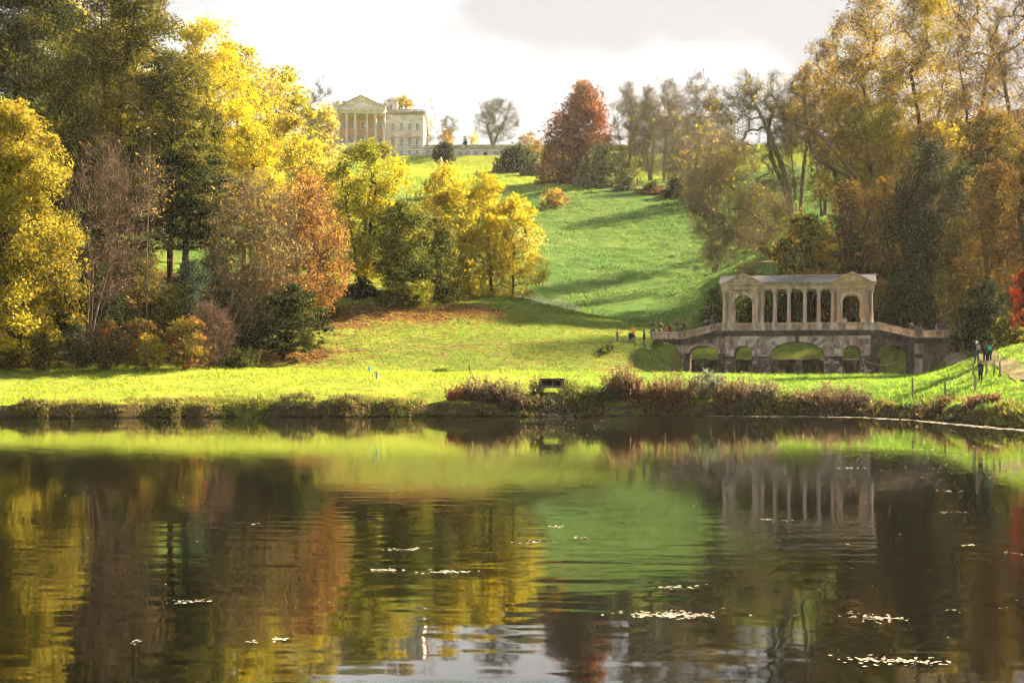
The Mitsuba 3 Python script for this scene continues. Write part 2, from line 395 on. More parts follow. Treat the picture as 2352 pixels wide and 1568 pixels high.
PROFILES = {
    'round': lambda t: np.sqrt(np.clip(1 - (2 * t - 1) ** 2, 0, 1)) ** 0.8,
    'dome': lambda t: np.clip(1 - t ** 2.2, 0, 1) ** 0.6 * (0.80 + 0.20 * np.sqrt(np.clip(t * 4, 0, 1))),
    'egg': lambda t: np.sqrt(np.clip(1 - (1.25 * t - 0.35) ** 2 / 0.81, 0, 1)) ** 0.9,
    'cone': lambda t: np.clip(1 - t, 0, 1) ** 0.75 * np.clip(0.55 + t * 3, 0, 1),
    'column': lambda t: np.clip(1 - t ** 4, 0, 1) ** 0.7 * np.clip(0.75 + t * 1.2, 0, 1),
    'vase': lambda t: np.clip(0.25 + t * 1.1, 0, 1) * np.sqrt(np.clip(1 - np.clip((t - 0.55) / 0.45, 0, 1) ** 2, 0, 1)) ** 0.8,
    'fan': lambda t: np.clip(0.10 + t * 1.15, 0, 1) * np.clip((1.02 - t) / 0.16, 0, 1) ** 0.5,
}


def bezier(a, c, b, n):
    t = np.linspace(0, 1, n + 1)[1:, None]
    return (1 - t) ** 2 * a + 2 * t * (1 - t) * c + t ** 2 * b


def pick_palette(pal, val):
    w = np.cumsum([q for _, q in pal], dtype=float)
    w /= w[-1]
    return np.array([c for c, _ in pal])[np.minimum(np.searchsorted(w, np.clip(val, 0, 0.9999)), len(pal) - 1)]


def grow(rng, starts, targets, tip=0.022, trunk_r=0.3, lift=0.15, droop=0.0, expo=0.45, climb=1.0):
    """A branching skeleton that reaches every target: segments (from, to, radius, radius) and each target's direction."""
    P, par, root = [], [], []
    for si, path in enumerate(starts):
        last = -1
        for p in path:
            root.append(si)
            P.append(np.asarray(p, float))
            par.append(last)
            last = len(P) - 1
    n_start = len(P)
    order = np.argsort(np.linalg.norm(targets - np.mean([p[-1] for p in starts], 0), axis=1))
    cap = n_start + len(targets) * 3
    A = np.zeros((cap, 3))
    A[:n_start] = P
    par = par + [0] * (cap - n_start)
    root = root + [0] * (cap - n_start)
    n = n_start
    dirs = np.zeros((len(targets), 3))
    low = min(p[0][2] for p in starts)
    floor = low + 0.12 * (max(t[2] for t in targets) - low)
    okn = np.zeros(cap)
    okn[:n_start] = np.where(A[:n_start, 2] < floor, 6.0, 0)
    for k in order:
        t = targets[k]
        d = np.linalg.norm(A[:n] - t, axis=1) + climb * np.maximum(A[:n, 2] - t[2] + 0.3, 0) * (0.4 if droop > 0 else 1.0) + okn[:n]
        i = int(np.argmin(d))
        a = A[i]
        L = np.linalg.norm(t - a)
        c = (a + t) / 2 + np.array([0, 0, lift * L - droop * L]) + rng.normal(0, 0.07 * L, 3)
        pts = bezier(a, c, t, 3)
        for p in pts:
            A[n] = p
            par[n] = i
            root[n] = root[i]
            i = n
            n += 1
        dirs[k] = t - A[par[n - 1]]
    par = np.array(par[:n])
    cnt = np.zeros(n)
    hasch = np.zeros(n, bool)
    hasch[par[par >= 0]] = True
    cnt[~hasch] = 1
    for i in range(n - 1, -1, -1):
        if par[i] >= 0:
            cnt[par[i]] += cnt[i]
    r = tip * cnt ** expo
    s = min(3.0, max(0.6, trunk_r / r[:n_start].max()))
    thick = np.clip((cnt / cnt.max()) ** 0.3, 0, 1)
    r = r * (1 - thick) + r * s * thick
    k = par >= 0
    return A[par[k]], A[:n][k], np.minimum(r[par[k]], r[k] * 1.35), r[k], np.array(root[:n])[k], dirs / (np.linalg.norm(dirs, axis=1, keepdims=True) + 1e-9)


def leaf_cards(rng, pos, size, aspect=1.5, up=0.3):
    """One small leaf at every position."""
    m = len(pos)
    nrm = rng.normal(0, 1, (m, 3)) + [0, 0, up]
    nrm /= np.linalg.norm(nrm, axis=1, keepdims=True)
    a = np.cross(nrm, rng.normal(0, 1, (m, 3)))
    a /= np.linalg.norm(a, axis=1, keepdims=True) + 1e-9
    b = np.cross(nrm, a)
    s = (size * (0.5 + 1.15 * rng.random(m) ** 2.2))[:, None]
    v = np.stack([pos - a * s * aspect / 2 - b * s * 0.5, pos - a * s * aspect / 2 + b * s * 0.5, pos + a * s * aspect / 2], 1).reshape(-1, 3)
    f = np.arange(3 * m).reshape(-1, 3)
    return v, f


def spikes(rng, base, direction, length, r):
    """Thin three-sided twigs."""
    m = len(base)
    v, f = tubes(base, base + direction * length[:, None], r, r * 0.25, 3)
    return v, f


TRI = [0]


def plant(name, label, cat, u, vtop, vbot, hw, D, seed, pal=None, base=None, prof='egg', K=110, leaves=1.0, twigs=0, bark=DARKB, tr=0.3, stems=1, spread=0.25,
          size=None, clump=0.30, flat=0.75, droop=0.0, lift=0.15, aspect=1.5, lean=0.0, shell=0.55, twig_len=0.12, twig_up=0.5, lobes=0.5, group=None, depth=0.9, paths=None, blobs=None, tip=0.022, trunk_to=0.55, cap=15000, more=1.6):
    """One tree or shrub: trunk (with its limbs), twigs, crown. Placed by its measured outline at distance D."""
    rng = np.random.default_rng(seed)
    k = D / (F * 2352)
    ub = base if base is not None else u
    xb = ux(ub, D)
    zb = gz(xb, D)
    xc, zt, zl, R = ux(u, D), vz(vtop, D), vz(vbot, D), hw * k
    H = max(zt - zl, 0.5)
    key = thing(name, label, cat, group)
    # where the clumps of the crown are
    if blobs is None:
        t = rng.beta(1.1, 1.0, K * 4)
        ang = rng.uniform(0, 2 * np.pi, K * 4)
        rr = 1 - rng.random(K * 4) ** (1.0 / shell) * 0.9 if shell < 1 else np.sqrt(rng.random(K * 4))
        wob = meshkit.noise(np.stack([np.cos(ang) * 1.6, np.sin(ang) * 1.6, t * 3.0 + seed], -1), seed % 97)
        Rt = PROFILES[prof](t) * R * (1 - lobes / 2 + lobes * wob)
        keep = rng.random(K * 4) < PROFILES[prof](t) * 0.9 + 0.1
        c = np.stack([xc + np.cos(ang) * Rt * rr, D + np.sin(ang) * Rt * rr * depth, zl + H * t], 1)[keep][:K]
        c[:, 0] += lean * (c[:, 2] - zl) / H * R
    else:
        c = []
        tot = sum(b[3] * b[4] for b in blobs)
        for bu, bv, bD, ru, rv in blobs:
            m = max(4, int(K * ru * rv / tot))
            q = rng.normal(0, 1, (m, 3))
            q = q / np.linalg.norm(q, axis=1, keepdims=True) * rng.random((m, 1)) ** 0.5
            o = at(bu, bv, bD)
            kk = bD / (F * 2352)
            c.append(o + q * [ru * kk, ru * kk * 0.8, rv * kk])
        c = np.vstack(c)
    c[:, 2] = np.maximum(c[:, 2], gz(c[:, 0], c[:, 1]) + 0.25)
    # trunk and limbs
    if paths is None:
        starts = []
        for s in range(stems):
            a = rng.uniform(0, 2 * np.pi) if stems > 1 else 0
            if stems > 1:
                a = 2 * np.pi * s / stems + rng.uniform(-0.5, 0.5)
            off = R * spread if stems > 1 else 0
            top = np.array([xb * 0.35 + xc * 0.65 + np.cos(a) * off * 1.6, D + np.sin(a) * off, max(zb + (zt - zb) * trunk_to, zl + 0.2 * H)])
            p0 = np.array([xb + np.cos(a) * 0.25 * (stems > 1), D + np.sin(a) * 0.25 * (stems > 1), zb - 0.3])
            mid = (p0 + top) / 2 + rng.normal(0, 0.02, 3) * (zt - zb)
            mid[:2] = p0[:2] * 0.65 + top[:2] * 0.35 + rng.normal(0, 0.015, 2) * (zt - zb)
            starts.append(np.vstack([[p0], bezier(p0, mid, top, 9)]))
    else:
        starts = []
        for path in paths:
            q = np.array([at(*w) for w in path])
            tt = np.linspace(0, len(q) - 1, 4 * len(q))
            qq = np.stack([np.interp(tt, np.arange(len(q)), q[:, j]) for j in range(3)], 1)
            for _ in range(3):
                qq[1:-1] = (qq[:-2] + 2 * qq[1:-1] + qq[2:]) / 4
            g0 = gz(qq[0, 0], qq[0, 1])
            qq[0, 2] = min(qq[0, 2], g0 - 0.2)
            starts.append(qq)
    p0, p1, r0, r1, root, dirs = grow(rng, starts, c, tip=tip, trunk_r=tr, lift=lift, droop=droop)
    bc = np.array(bark)
    for st in range(len(starts)):
        trunk = MB()
        for sel, sides in (((r0 > 0.07) & (root == st), 7), ((r0 <= 0.07) & (root == st), 4)):
            if sel.any():
                v, f = tubes(p0[sel], p1[sel] + (p1[sel] - p0[sel]) * 0.03, r0[sel], r1[sel], sides)
                sh = meshkit.fbm(v * [1.5, 1.5, 0.7], 3, seed % 89)[:, None]
                trunk.add(v, f, bc * (0.6 + 0.8 * sh) * [1, 1, 1])
        part(key, 'limb' if paths is not None and st else 'trunk', trunk.ply('bark', smooth=True))
        TRI[0] += sum(len(f) for f in trunk.f)
    rc = clump * 1.15 * math.sqrt(R * (H if blobs is None else R * 2) / 2)
    if twigs:
        m = len(c) * twigs
        idx = np.repeat(np.arange(len(c)), twigs)
        w = rng.normal(0, 1, (m, 3)) * 0.9 + dirs[idx] * 0.9 + [0, 0, twig_up]
        w /= np.linalg.norm(w, axis=1, keepdims=True)
        L = rng.uniform(0.5, 1.3, m) * twig_len * (R + H / 2)
        o = c[idx] - dirs[idx] * (rng.random(m) * 0.9 * rc)[:, None] + rng.normal(0, 0.12 * rc, (m, 3))
        tw = MB()
        rt = np.full(m, max(0.011, 0.000095 * D))
        v, f = tubes(o, o + w * L[:, None] * 0.55, rt, rt * 0.7, 3)
        tw.add(v, f, bc * 1.15 * np.repeat(rng.uniform(0.7, 1.3, (m, 1)), 6, 0))
        w2 = w + rng.normal(0, 0.35, (m, 3)) + [0, 0, -0.25 * (droop > 0)]
        if D > 172:
            tw = MB()
            v, f = tubes(o, o + w * L[:, None], rt, rt * 0.4, 3)
            tw.add(v, f, bc * 1.2 * np.repeat(rng.uniform(0.7, 1.3, (m, 1)), 6, 0))
        else:
            v, f = tubes(o + w * L[:, None] * 0.55, o + w * L[:, None] * 0.55 + w2 * L[:, None] * 0.5, rt * 0.7, rt * 0.3, 3)
            tw.add(v, f, bc * 1.25 * np.repeat(rng.uniform(0.7, 1.3, (m, 1)), 6, 0))
        part(key, 'twigs', tw.ply('bark'), kind='stuff')
        TRI[0] += sum(len(f) for f in tw.f)
    if pal is not None and leaves > 0:
        s = size if size else max(0.20, 0.0015 * D)
        area = 1.55 * R * H if blobs is None else sum(3.1 * b[3] * b[4] * (b[2] / (F * 2352)) ** 2 for b in blobs)
        s *= 0.68
        N = int(min(cap * more * 2.5, leaves * 5.6 * area / (s * s * 0.5 * aspect)))
        per = rng.uniform(0.35, 1.6, len(c))
        idx = rng.choice(len(c), N, p=per / per.sum())
        cr = rc * rng.uniform(0.6, 1.3, len(c))
        g = rng.normal(0, 1, (N, 3))
        g = g / (np.linalg.norm(g, axis=1, keepdims=True) + 1e-9) * rng.random((N, 1)) ** 0.45
        pos = c[idx] + g * (cr[idx])[:, None] * [1, 1, flat]
        if droop > 0:
            pos[:, 2] -= droop * 0.8 * (np.hypot(g[:, 0], g[:, 1]) * cr[idx]) ** 1.3
        pos[:, 2] = np.maximum(pos[:, 2], gz(pos[:, 0], pos[:, 1]) + 0.1)
        v, f = leaf_cards(rng, pos, s, aspect)
        hue = meshkit.fbm(c * (1.3 / max(R, 1)), 3, seed % 83)
        hue = np.clip((hue - 0.5) * 3.4 + 0.5, 0, 1)
        val = np.clip(hue[idx] + rng.normal(0, 0.16, N), 0, 0.999)
        col = pick_palette(pal, val) * rng.uniform(0.8, 1.15, (N, 1)) * (0.85 + 0.3 * rng.random(len(c)))[idx][:, None]
        part(key, 'crown', MB().add(v, f, np.repeat(col, 3, 0)).ply('leaf'))
        TRI[0] += len(f)
    return key
# ---- the wood on the slope beyond the far bank, sunlit side
TT = 'tree'
plant('yellow_birch_tree', 'broad golden olive leafed tree filling the edge of the photo above the sunlit bank', TT, 30, 250, 838, 142, 139, 101, OLIVE, base=40, prof='egg', K=260, clump=0.16, leaves=1.5, stems=3, tr=0.3, cap=26000, size=0.27)
plant('bare_tree', 'bare tree of dense reddish purple twigs on forked stems beside the golden tree', TT, 258, 318, 700, 108, 147, 102, BROWN, base=197, prof='round', K=400, twigs=7, leaves=0.02, bark=(0.135, 0.10, 0.083), stems=6, spread=0.45, tr=0.17, twig_len=0.11, twig_up=1.3, tip=0.017, trunk_to=0.5, lobes=0.7)
plant('slender_tree', 'slender pale grey trunk with a few short bare side branches before the dark conifers', TT, 350, 290, 690, 55, 149, 103, TAN, base=338, prof='egg', K=46, twigs=6, leaves=0.03, bark=GREYB, tr=0.08, trunk_to=0.97, twig_len=0.08, shell=1.2)
plant('dark_yew_tree', 'huge grey green conifer with hanging boughs at the top corner of the wood', TT, 40, -110, 470, 185, 200, 104, DGREEN + OLGREEN[:1], prof='column', K=330, clump=0.2, leaves=1.5, flat=0.5, droop=0.12, tr=0.5, aspect=2.2, cap=26000, twigs=2)
plant('dark_conifer_tree', 'tall olive green conifer with two leaning dark trunks against bright yellow leaves', TT, 290, -90, 470, 135, 192, 105, OLGREEN, base=240, prof='column', K=280, clump=0.2, leaves=1.25, flat=0.5, droop=0.12, stems=2, tr=0.45, aspect=2.2, cap=22000, twigs=2, trunk_to=0.95)
plant('shaggy_conifer_tree', 'shaggy olive conifer with drooping boughs standing behind the bare twiggy tree', TT, 400, 120, 540, 100, 186, 106, OLGREEN, base=390, prof='egg', K=220, clump=0.2, leaves=1.15, flat=0.45, droop=0.15, tr=0.4, aspect=2.2, cap=13000, twigs=3, trunk_to=0.95)
for i, (u, vt, vb, hw, lab) in enumerate([(150, -40, 330, 90, 'bright yellow tree glimpsed between the top corner conifers'), (285, 20, 340, 80, 'bright yellow tree glimpsed between the two leaning conifer trunks'), (380, 180, 420, 70, 'yellow tree behind the shaggy olive conifer')]):
    plant('yellow_tree', lab, TT, u, vt, vb, hw, 246, 135 + i, YELLOW, prof='egg', K=130, clump=0.24, leaves=0.9, tr=0.3, cap=8000)
plant('cedar_tree', 'dark green cedar with flat layered boughs above the bright gap of grass', TT, 440, 320, 575, 105, 178, 107, DGREEN + OLGREEN[:1], base=420, prof='dome', K=190, clump=0.24, leaves=1.5, flat=0.28, tr=0.4, aspect=1.8, lift=0.0, cap=12000, twigs=3)
plant('bright_yellow_tree', 'tall blazing yellow tree rising behind the leaning conifers against the sky', TT, 470, 45, 340, 92, 238, 108, YELLOW, prof='egg', K=170, clump=0.2, leaves=1.0, tr=0.35, cap=11000, twigs=4)
plant('tall_yellow_tree', 'yellow tree with airy crown on the skyline right of the tallest yellow tree', TT, 545, 105, 420, 85, 262, 109, YELLOW, prof='egg', K=150, clump=0.2, leaves=0.9, tr=0.35, cap=9000, twigs=6)
plant('peach_tree', 'pale orange tan tree on the skyline between yellow crowns', TT, 612, 150, 380, 62, 290, 110, PALEY, prof='egg', K=120, clump=0.22, leaves=0.75, tr=0.35, cap=7000, twigs=10, bark=GREYB)
plant('oak_tree', 'green gold oak with flat topped crown next to the house on the hill', TT, 660, 158, 330, 64, 318, 111, YGREEN, prof='dome', K=120, clump=0.22, leaves=1.0, tr=0.4, cap=8000, twigs=3, flat=0.5)
plant('hazy_bare_tree', 'pale bare tree fading into the bright sky beside the oak', TT, 735, 175, 345, 46, 345, 112, None, prof='egg', K=130, twigs=16, bark=GREYB, tr=0.3, twig_len=0.14)
plant('golden_tree', 'golden tree with dark limbs hiding the end of the house portico', TT, 745, 235, 420, 45, 330, 113, PALEY, prof='egg', K=110, clump=0.24, leaves=0.6, tr=0.3, cap=6000, twigs=8, bark=DARKB)
plant('golden_maple_tree', 'rounded golden yellow tree in the middle of the wood above the brown twigs', TT, 575, 288, 520, 76, 222, 114, YELLOW, prof='egg', K=140, clump=0.2, leaves=1.0, tr=0.3, cap=10000, twigs=5)
plant('lemon_tree', 'lemon yellow tree with thin pale twigs below the oak', TT, 672, 262, 520, 74, 244, 115, YELLOW, prof='egg', K=150, clump=0.2, leaves=0.7, tr=0.3, cap=9000, twigs=12, bark=GREYB)
plant('honey_tree', 'honey yellow tree just under the portico columns of the house', TT, 742, 330, 520, 62, 262, 116, PALEY, prof='egg', K=120, clump=0.22, leaves=0.7, tr=0.3, cap=7000, twigs=10, bark=GREYB)
plant('dark_pine_tree', 'dark olive conifer wedged between two yellow trees in mid wood', TT, 490, 250, 500, 58, 205, 117, OLGREEN, prof='cone', K=110, clump=0.24, leaves=0.9, flat=0.4, droop=0.1, tr=0.3, aspect=2.0, cap=8000, trunk_to=0.9)
plant('brown_thicket_tree', 'wide bare thicket of brown twigs on two leaning trunks at the grass edge', TT, 598, 392, 750, 112, 151, 118, TAN, base=507, prof='round', K=440, twigs=7, leaves=0.10, bark=(0.15, 0.12, 0.085), stems=4, spread=0.45, tr=0.2, twig_len=0.12, twig_up=0.6, tip=0.016, trunk_to=0.45, clump=0.25)
plant('orange_beech_tree', 'copper orange leafed tree glowing beside the brown thicket above the dark spruce', TT, 706, 425, 720, 92, 157, 119, ORANGE, base=700, prof='round', K=240, clump=0.2, leaves=0.6, twigs=8, tr=0.25, bark=REDB, cap=11000, stems=3)
plant('dark_spruce', 'low dark green spruce sweeping the grass at the end of the wood', TT, 672, 655, 806, 98, 150, 120, DGREEN + OLGREEN[1:2], base=650, prof='dome', K=190, clump=0.2, leaves=1.3, flat=0.3, droop=0.1, tr=0.25, aspect=2.4, lift=-0.05, cap=13000)
plant('green_gold_maple_tree', 'tall yellow green maple with several dark stems and grass glowing behind', TT, 848, 325, 640, 102, 186, 121, YELLOW[:3] + YGREEN[:2], base=832, prof='egg', K=280, clump=0.18, leaves=1.1, stems=4, spread=0.35, tr=0.28, cap=17000, twigs=4, trunk_to=0.7)
plant('small_spruce', 'small dark blue spruce at the foot of the many stemmed maple', TT, 830, 640, 705, 45, 180, 122, BLUEGREEN, prof='dome', K=90, clump=0.25, leaves=1.3, flat=0.35, tr=0.15, aspect=2.2, cap=5000)
plant('holm_oak_tree', 'dark green glossy leafed oak with a short trunk on red leaf litter', TT, 928, 462, 712, 68, 176, 123, GREEN[:2] + OLGREEN + YGREEN[1:2], base=957, prof='egg', K=190, clump=0.19, leaves=1.4, tr=0.25, cap=14000)
plant('grey_green_oak_tree', 'dull green oak standing between the dark oak and the yellow trees', TT, 1008, 500, 700, 44, 180, 124, OLGREEN + GREEN[:1], base=1000, prof='egg', K=130, clump=0.22, leaves=1.2, tr=0.22, cap=9000)
plant('pointed_conifer', 'narrow dark conifer low between the oak trunks', TT, 998, 590, 705, 34, 182, 125, DGREEN, prof='cone', K=60, clump=0.3, leaves=1.2, flat=0.5, tr=0.12, aspect=2, cap=3500)
plant('yellow_lime_tree', 'upright yellow tree with many thin dark branches in the group of three on the ridge', TT, 1024, 383, 672, 84, 186, 126, YELLOW, base=1078, prof='egg', K=220, clump=0.17, leaves=0.85, tr=0.22, cap=12000, twigs=6, trunk_to=0.85)
plant('sunlit_yellow_tree', 'brightest yellow tree on the ridge with its trunk above the mesh fence', TT, 1112, 398, 682, 72, 189, 127, YELLOW[:2], base=1130, prof='egg', K=220, clump=0.17, leaves=0.95, tr=0.22, cap=13000, twigs=5, trunk_to=0.85)
plant('drooping_yellow_tree', 'outermost yellow tree with loose drooping branches over the open field', TT, 1182, 455, 690, 68, 190, 128, YELLOW[:2] + PALEY[:1], base=1178, prof='egg', K=170, clump=0.2, leaves=0.7, tr=0.18, cap=8000, twigs=6, lean=0.0)
plant('young_yellow_tree', 'small yellow tree inside the ridge group with a bare dark lower trunk', TT, 1060, 560, 690, 40, 184, 129, YELLOW, base=1048, prof='egg', K=70, clump=0.26, leaves=0.8, tr=0.15, cap=3500, twigs=4)
plant('wood_yew_tree', 'dark spreading yew filling the gap between the golden tree and the reddish bare tree', TT, 150, 330, 640, 75, 182, 130, DGREEN, prof='egg', K=190, clump=0.22, leaves=1.6, flat=0.5, droop=0.08, tr=0.35, aspect=2.0, cap=14000)
plant('wood_yew_tree', 'dark conifer right behind the reddish bare tree', TT, 265, 350, 640, 75, 180, 131, DGREEN[:2] + OLGREEN[:1], prof='egg', K=190, clump=0.22, leaves=1.6, flat=0.5, droop=0.08, tr=0.35, aspect=2.0, cap=14000)
plant('wood_yew_tree', 'dark olive conifer behind the brown thicket', TT, 560, 420, 600, 70, 176, 132, OLGREEN, prof='egg', K=120, clump=0.24, leaves=1.0, flat=0.5, droop=0.08, tr=0.3, aspect=2.0, cap=8000)
plant('gold_tree', 'golden tree between the honey coloured tree and the many stemmed maple', TT, 775, 380, 560, 60, 232, 133, YELLOW + AMBER[:1], prof='egg', K=120, clump=0.24, leaves=1.0, tr=0.25, cap=7000, twigs=4)
plant('gold_tree', 'russet gold tree above the copper orange one in mid wood', TT, 700, 400, 600, 55, 200, 134, ORANGE[:1] + TAN + YELLOW[:1], prof='egg', K=110, clump=0.24, leaves=0.9, tr=0.25, cap=7000, twigs=6)
for i, (u, vt, vb, hw, D, pal, lab) in enumerate([
        (215, 600, 770, 75, 158, DGREEN, 'dark green laurel thicket under the bare reddish tree'),
        (330, 590, 760, 60, 160, OLGREEN, 'dark bush with a few yellow leaves beside the slender pale trunk'),
        (440, 600, 780, 75, 158, BLUEGREEN, 'blackish evergreen bush in deep shade below the bright grass gap'),
        (545, 640, 800, 70, 156, DGREEN, 'dark evergreen bush behind the two leaning trunks'),
        (120, 560, 790, 60, 156, OLGREEN, 'dark olive bush in shade right behind the golden tree'),
        (265, 680, 800, 70, 152, DGREEN, 'low dark bush under the stems of the reddish bare tree'),
        (395, 660, 810, 60, 151, OLGREEN[:2] + DGREEN[:1], 'low dark olive bush between the slender trunk and the leaning ones'),
        (500, 560, 700, 60, 172, DGREEN, 'dark evergreen in shade right below the cedar'),
        (610, 560, 760, 60, 166, OLGREEN[:2] + BROWN[:1], 'dull dark bush behind the brown thicket'),
        (735, 580, 740, 45, 170, OLGREEN, 'olive bush right behind the copper orange tree')]):
    plant('woodland_bush', lab, 'bush', u, vt, vb + 40, hw, D, 140 + i, pal, prof='dome', K=110, clump=0.25, leaves=1.1, stems=3, tr=0.08, cap=7000)
for i, (u, vt, hw, D, pal, lab, kw) in enumerate([
        (95, 765, 42, 138, OLGREEN, 'low dark olive bush under the golden tree at the sunlit grass', {}),
        (178, 748, 45, 138, GREYGREEN, 'pale dusty green shrub with an upright plume at the lawn edge', {}),
        (245, 740, 42, 139, BROWN, 'brownish purple shrub next to the pale dusty green one', {'twigs': 10}),
        (322, 735, 52, 140, DULLGOLD, 'straggly tawny shrub with bare stems at the lawn edge', {'twigs': 12}),
        (352, 770, 32, 138, YELLOW, 'little shrub of clear yellow leaves in front of the tawny one', {'leaves': 0.6}),
        (432, 730, 50, 139, ORANGE[:2] + OLIVE[:2], 'shrub with orange red leaf tips at the lawn edge', {'leaves': 0.7, 'twigs': 6}),
        (482, 690, 48, 142, None, 'bare rusty twig shrub before the leaning trunks', {'twigs': 22}),
        (545, 800, 55, 143, GREEN, 'low dark ferny clump where the wood meets the mown slope', {}),
        (20, 790, 50, 138, DULLGOLD, 'low golden brown bush at the very edge of the sunlit grass', {})]):
    kw = {'leaves': 0.75, 'twigs': 6, **kw}
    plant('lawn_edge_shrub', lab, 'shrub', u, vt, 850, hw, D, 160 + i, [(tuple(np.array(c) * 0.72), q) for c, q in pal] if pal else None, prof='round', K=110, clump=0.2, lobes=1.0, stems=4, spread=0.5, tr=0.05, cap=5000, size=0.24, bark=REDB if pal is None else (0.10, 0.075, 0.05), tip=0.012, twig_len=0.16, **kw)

# ---- the head of the valley
plant('orange_skyline_tree', 'faint orange tree rising behind the roof of the house', TT, 930, 222, 262, 26, 580, 201, AMBER, prof='round', K=60, clump=0.3, leaves=0.9, cap=3000, tr=0.3)
for i, (u, vt, vb, hw, lab) in enumerate([(770, 230, 300, 26, 'ghostly pale bare tree behind the chimney over the portico'), (886, 232, 300, 30, 'ghostly pale bare tree between the house chimneys'), (905, 225, 300, 26, 'ghostly bare tree just behind the orange one on the skyline')]):
    plant('skyline_tree', lab, TT, u, vt, vb, hw, 640, 202 + i, None, prof='round', K=90, twigs=12, bark=PALEB, tr=0.4, twig_len=0.2)  # pale bark stands in for the haze that fades these trees
plant('gaunt_tree', 'gaunt tall bare tree hard against the corner of the house', TT, 984, 205, 330, 26, 525, 206, PALEY, base=980, prof='egg', K=60, twigs=5, leaves=0.06, bark=GREYB, tr=0.45, twig_len=0.12)
plant('slim_bare_tree', 'slim bare tree on the terrace with a tan bush at its foot', TT, 1034, 268, 332, 26, 530, 207, None, prof='vase', K=90, twigs=12, bark=GREYB, tr=0.25, twig_len=0.16)
plant('tan_skyline_bush', 'round tan leafed bush at the foot of the slim bare terrace tree', 'bush', 1026, 298, 332, 20, 526, 208, TAN, prof='round', K=50, clump=0.3, leaves=0.7, cap=2000, tr=0.15)
plant('spreading_bare_tree', 'wide spreading bare tree standing alone on the skyline terrace', TT, 1141, 226, 328, 56, 515, 209, None, base=1132, prof='round', K=300, twigs=10, bark=(0.12, 0.105, 0.08), tr=0.5, twig_len=0.12, stems=2, spread=0.3)
plant('pale_yellow_sapling', 'small pale yellow tree left of the spreading bare tree', TT, 1088, 305, 332, 12, 540, 210, PALEY, prof='egg', K=30, clump=0.35, leaves=0.6, cap=800, tr=0.1)
plant('cypress_spire', 'tiny pointed dark cypress on the skyline', TT, 1068, 314, 334, 4, 560, 211, DGREEN, prof='cone', K=30, clump=0.5, leaves=1.5, cap=800, tr=0.1)
plant('tan_bush', 'large tan twiggy bush behind the dark evergreen at the lawn top', 'bush', 1216, 303, 350, 36, 470, 212, TAN, prof='dome', K=90, clump=0.25, leaves=0.6, twigs=6, bark=GREYB, cap=3500, tr=0.15)
plant('round_yew', 'round clipped dark yew on the lawn before the terrace wall', 'bush', 1020, 331, 377, 23, 480, 213, DGREEN, prof='round', K=150, clump=0.34, leaves=5.0, cap=9000, size=0.55, tr=0.3, lobes=0.15)
plant('evergreen_bush', 'big dark rounded evergreen at the top of the open field', 'bush', 1190, 336, 408, 52, 436, 214, DGREEN + GREEN[:1], prof='dome', K=220, clump=0.27, leaves=3.2, cap=14000, tr=0.3, lobes=0.35)
plant('grey_willow_bush', 'greyish green bush between the big evergreen and the copper tree', 'bush', 1226, 355, 425, 28, 420, 215, GREYGREEN, prof='dome', K=110, clump=0.3, leaves=2.4, cap=6000, tr=0.15)
plant('copper_beech_tree', 'tall copper red beech with orange lit top by the open field', TT, 1314, 192, 446, 80, 380, 216, RUST, base=1322, prof='dome', K=300, clump=0.22, leaves=2.0, flat=0.75, tr=0.5, cap=20000, lobes=0.5, lean=0.35, droop=0.04)
plant('field_oak', 'small round tan oak standing alone in the field inside a guard', TT, 1273, 434, 472, 34, 326, 217, TAN + AMBER[:1], prof='dome', K=90, clump=0.25, leaves=1.2, cap=4500, tr=0.18, base=1270)
plant('sage_green_tree', 'sage green rounded tree at the foot of the copper beech', TT, 1382, 335, 446, 62, 362, 218, GREYGREEN, prof='dome', K=150, clump=0.22, leaves=1.1, cap=8000, tr=0.3)
plant('sage_green_bush', 'grey green bush below the tall bare trees at the top of the field', 'bush', 1444, 372, 450, 34, 352, 219, GREYGREEN + OLGREEN[:1], prof='dome', K=80, clump=0.26, leaves=1.1, cap=4000, tr=0.15)
for i, (u, vt, vb, hw, D, bu, tr, lab) in enumerate([
        (1440, 192, 410, 44, 388, 1440, 0.4, 'tall grey bare tree next to the copper beech'),
        (1488, 200, 400, 36, 380, 1494, 0.35, 'tall grey bare tree, second from the copper beech'),
        (1537, 186, 400, 42, 372, 1525, 0.4, 'grey bare tree with an ivy dark trunk above the field'),
        (1606, 168, 390, 58, 396, 1590, 0.5, 'broadest crowned grey bare tree in front of the far range'),
        (1560, 300, 440, 40, 350, 1556, 0.25, 'short grey bare tree in the thicket above the field')]):
    plant('grey_bare_tree', lab, TT, u, vt, vb, hw, D, 220 + i, OLIVE, base=bu, prof='egg', K=300, twigs=15, leaves=0.04, bark=(0.16, 0.14, 0.11), tr=tr, twig_len=0.10, stems=2 if i != 2 else 1, spread=0.3, group='grey bare trees above the field')
plant('gold_skyline_tree', 'small golden tree glowing behind the far range roof', TT, 1640, 228, 262, 22, 520, 226, AMBER, prof='round', K=40, clump=0.3, leaves=0.9, cap=1800, tr=0.2)
plant('gold_roof_tree', 'golden crown peeping over the middle of the far range', TT, 1545, 236, 270, 16, 520, 227, AMBER, prof='round', K=30, clump=0.3, leaves=0.7, cap=1200, tr=0.2)
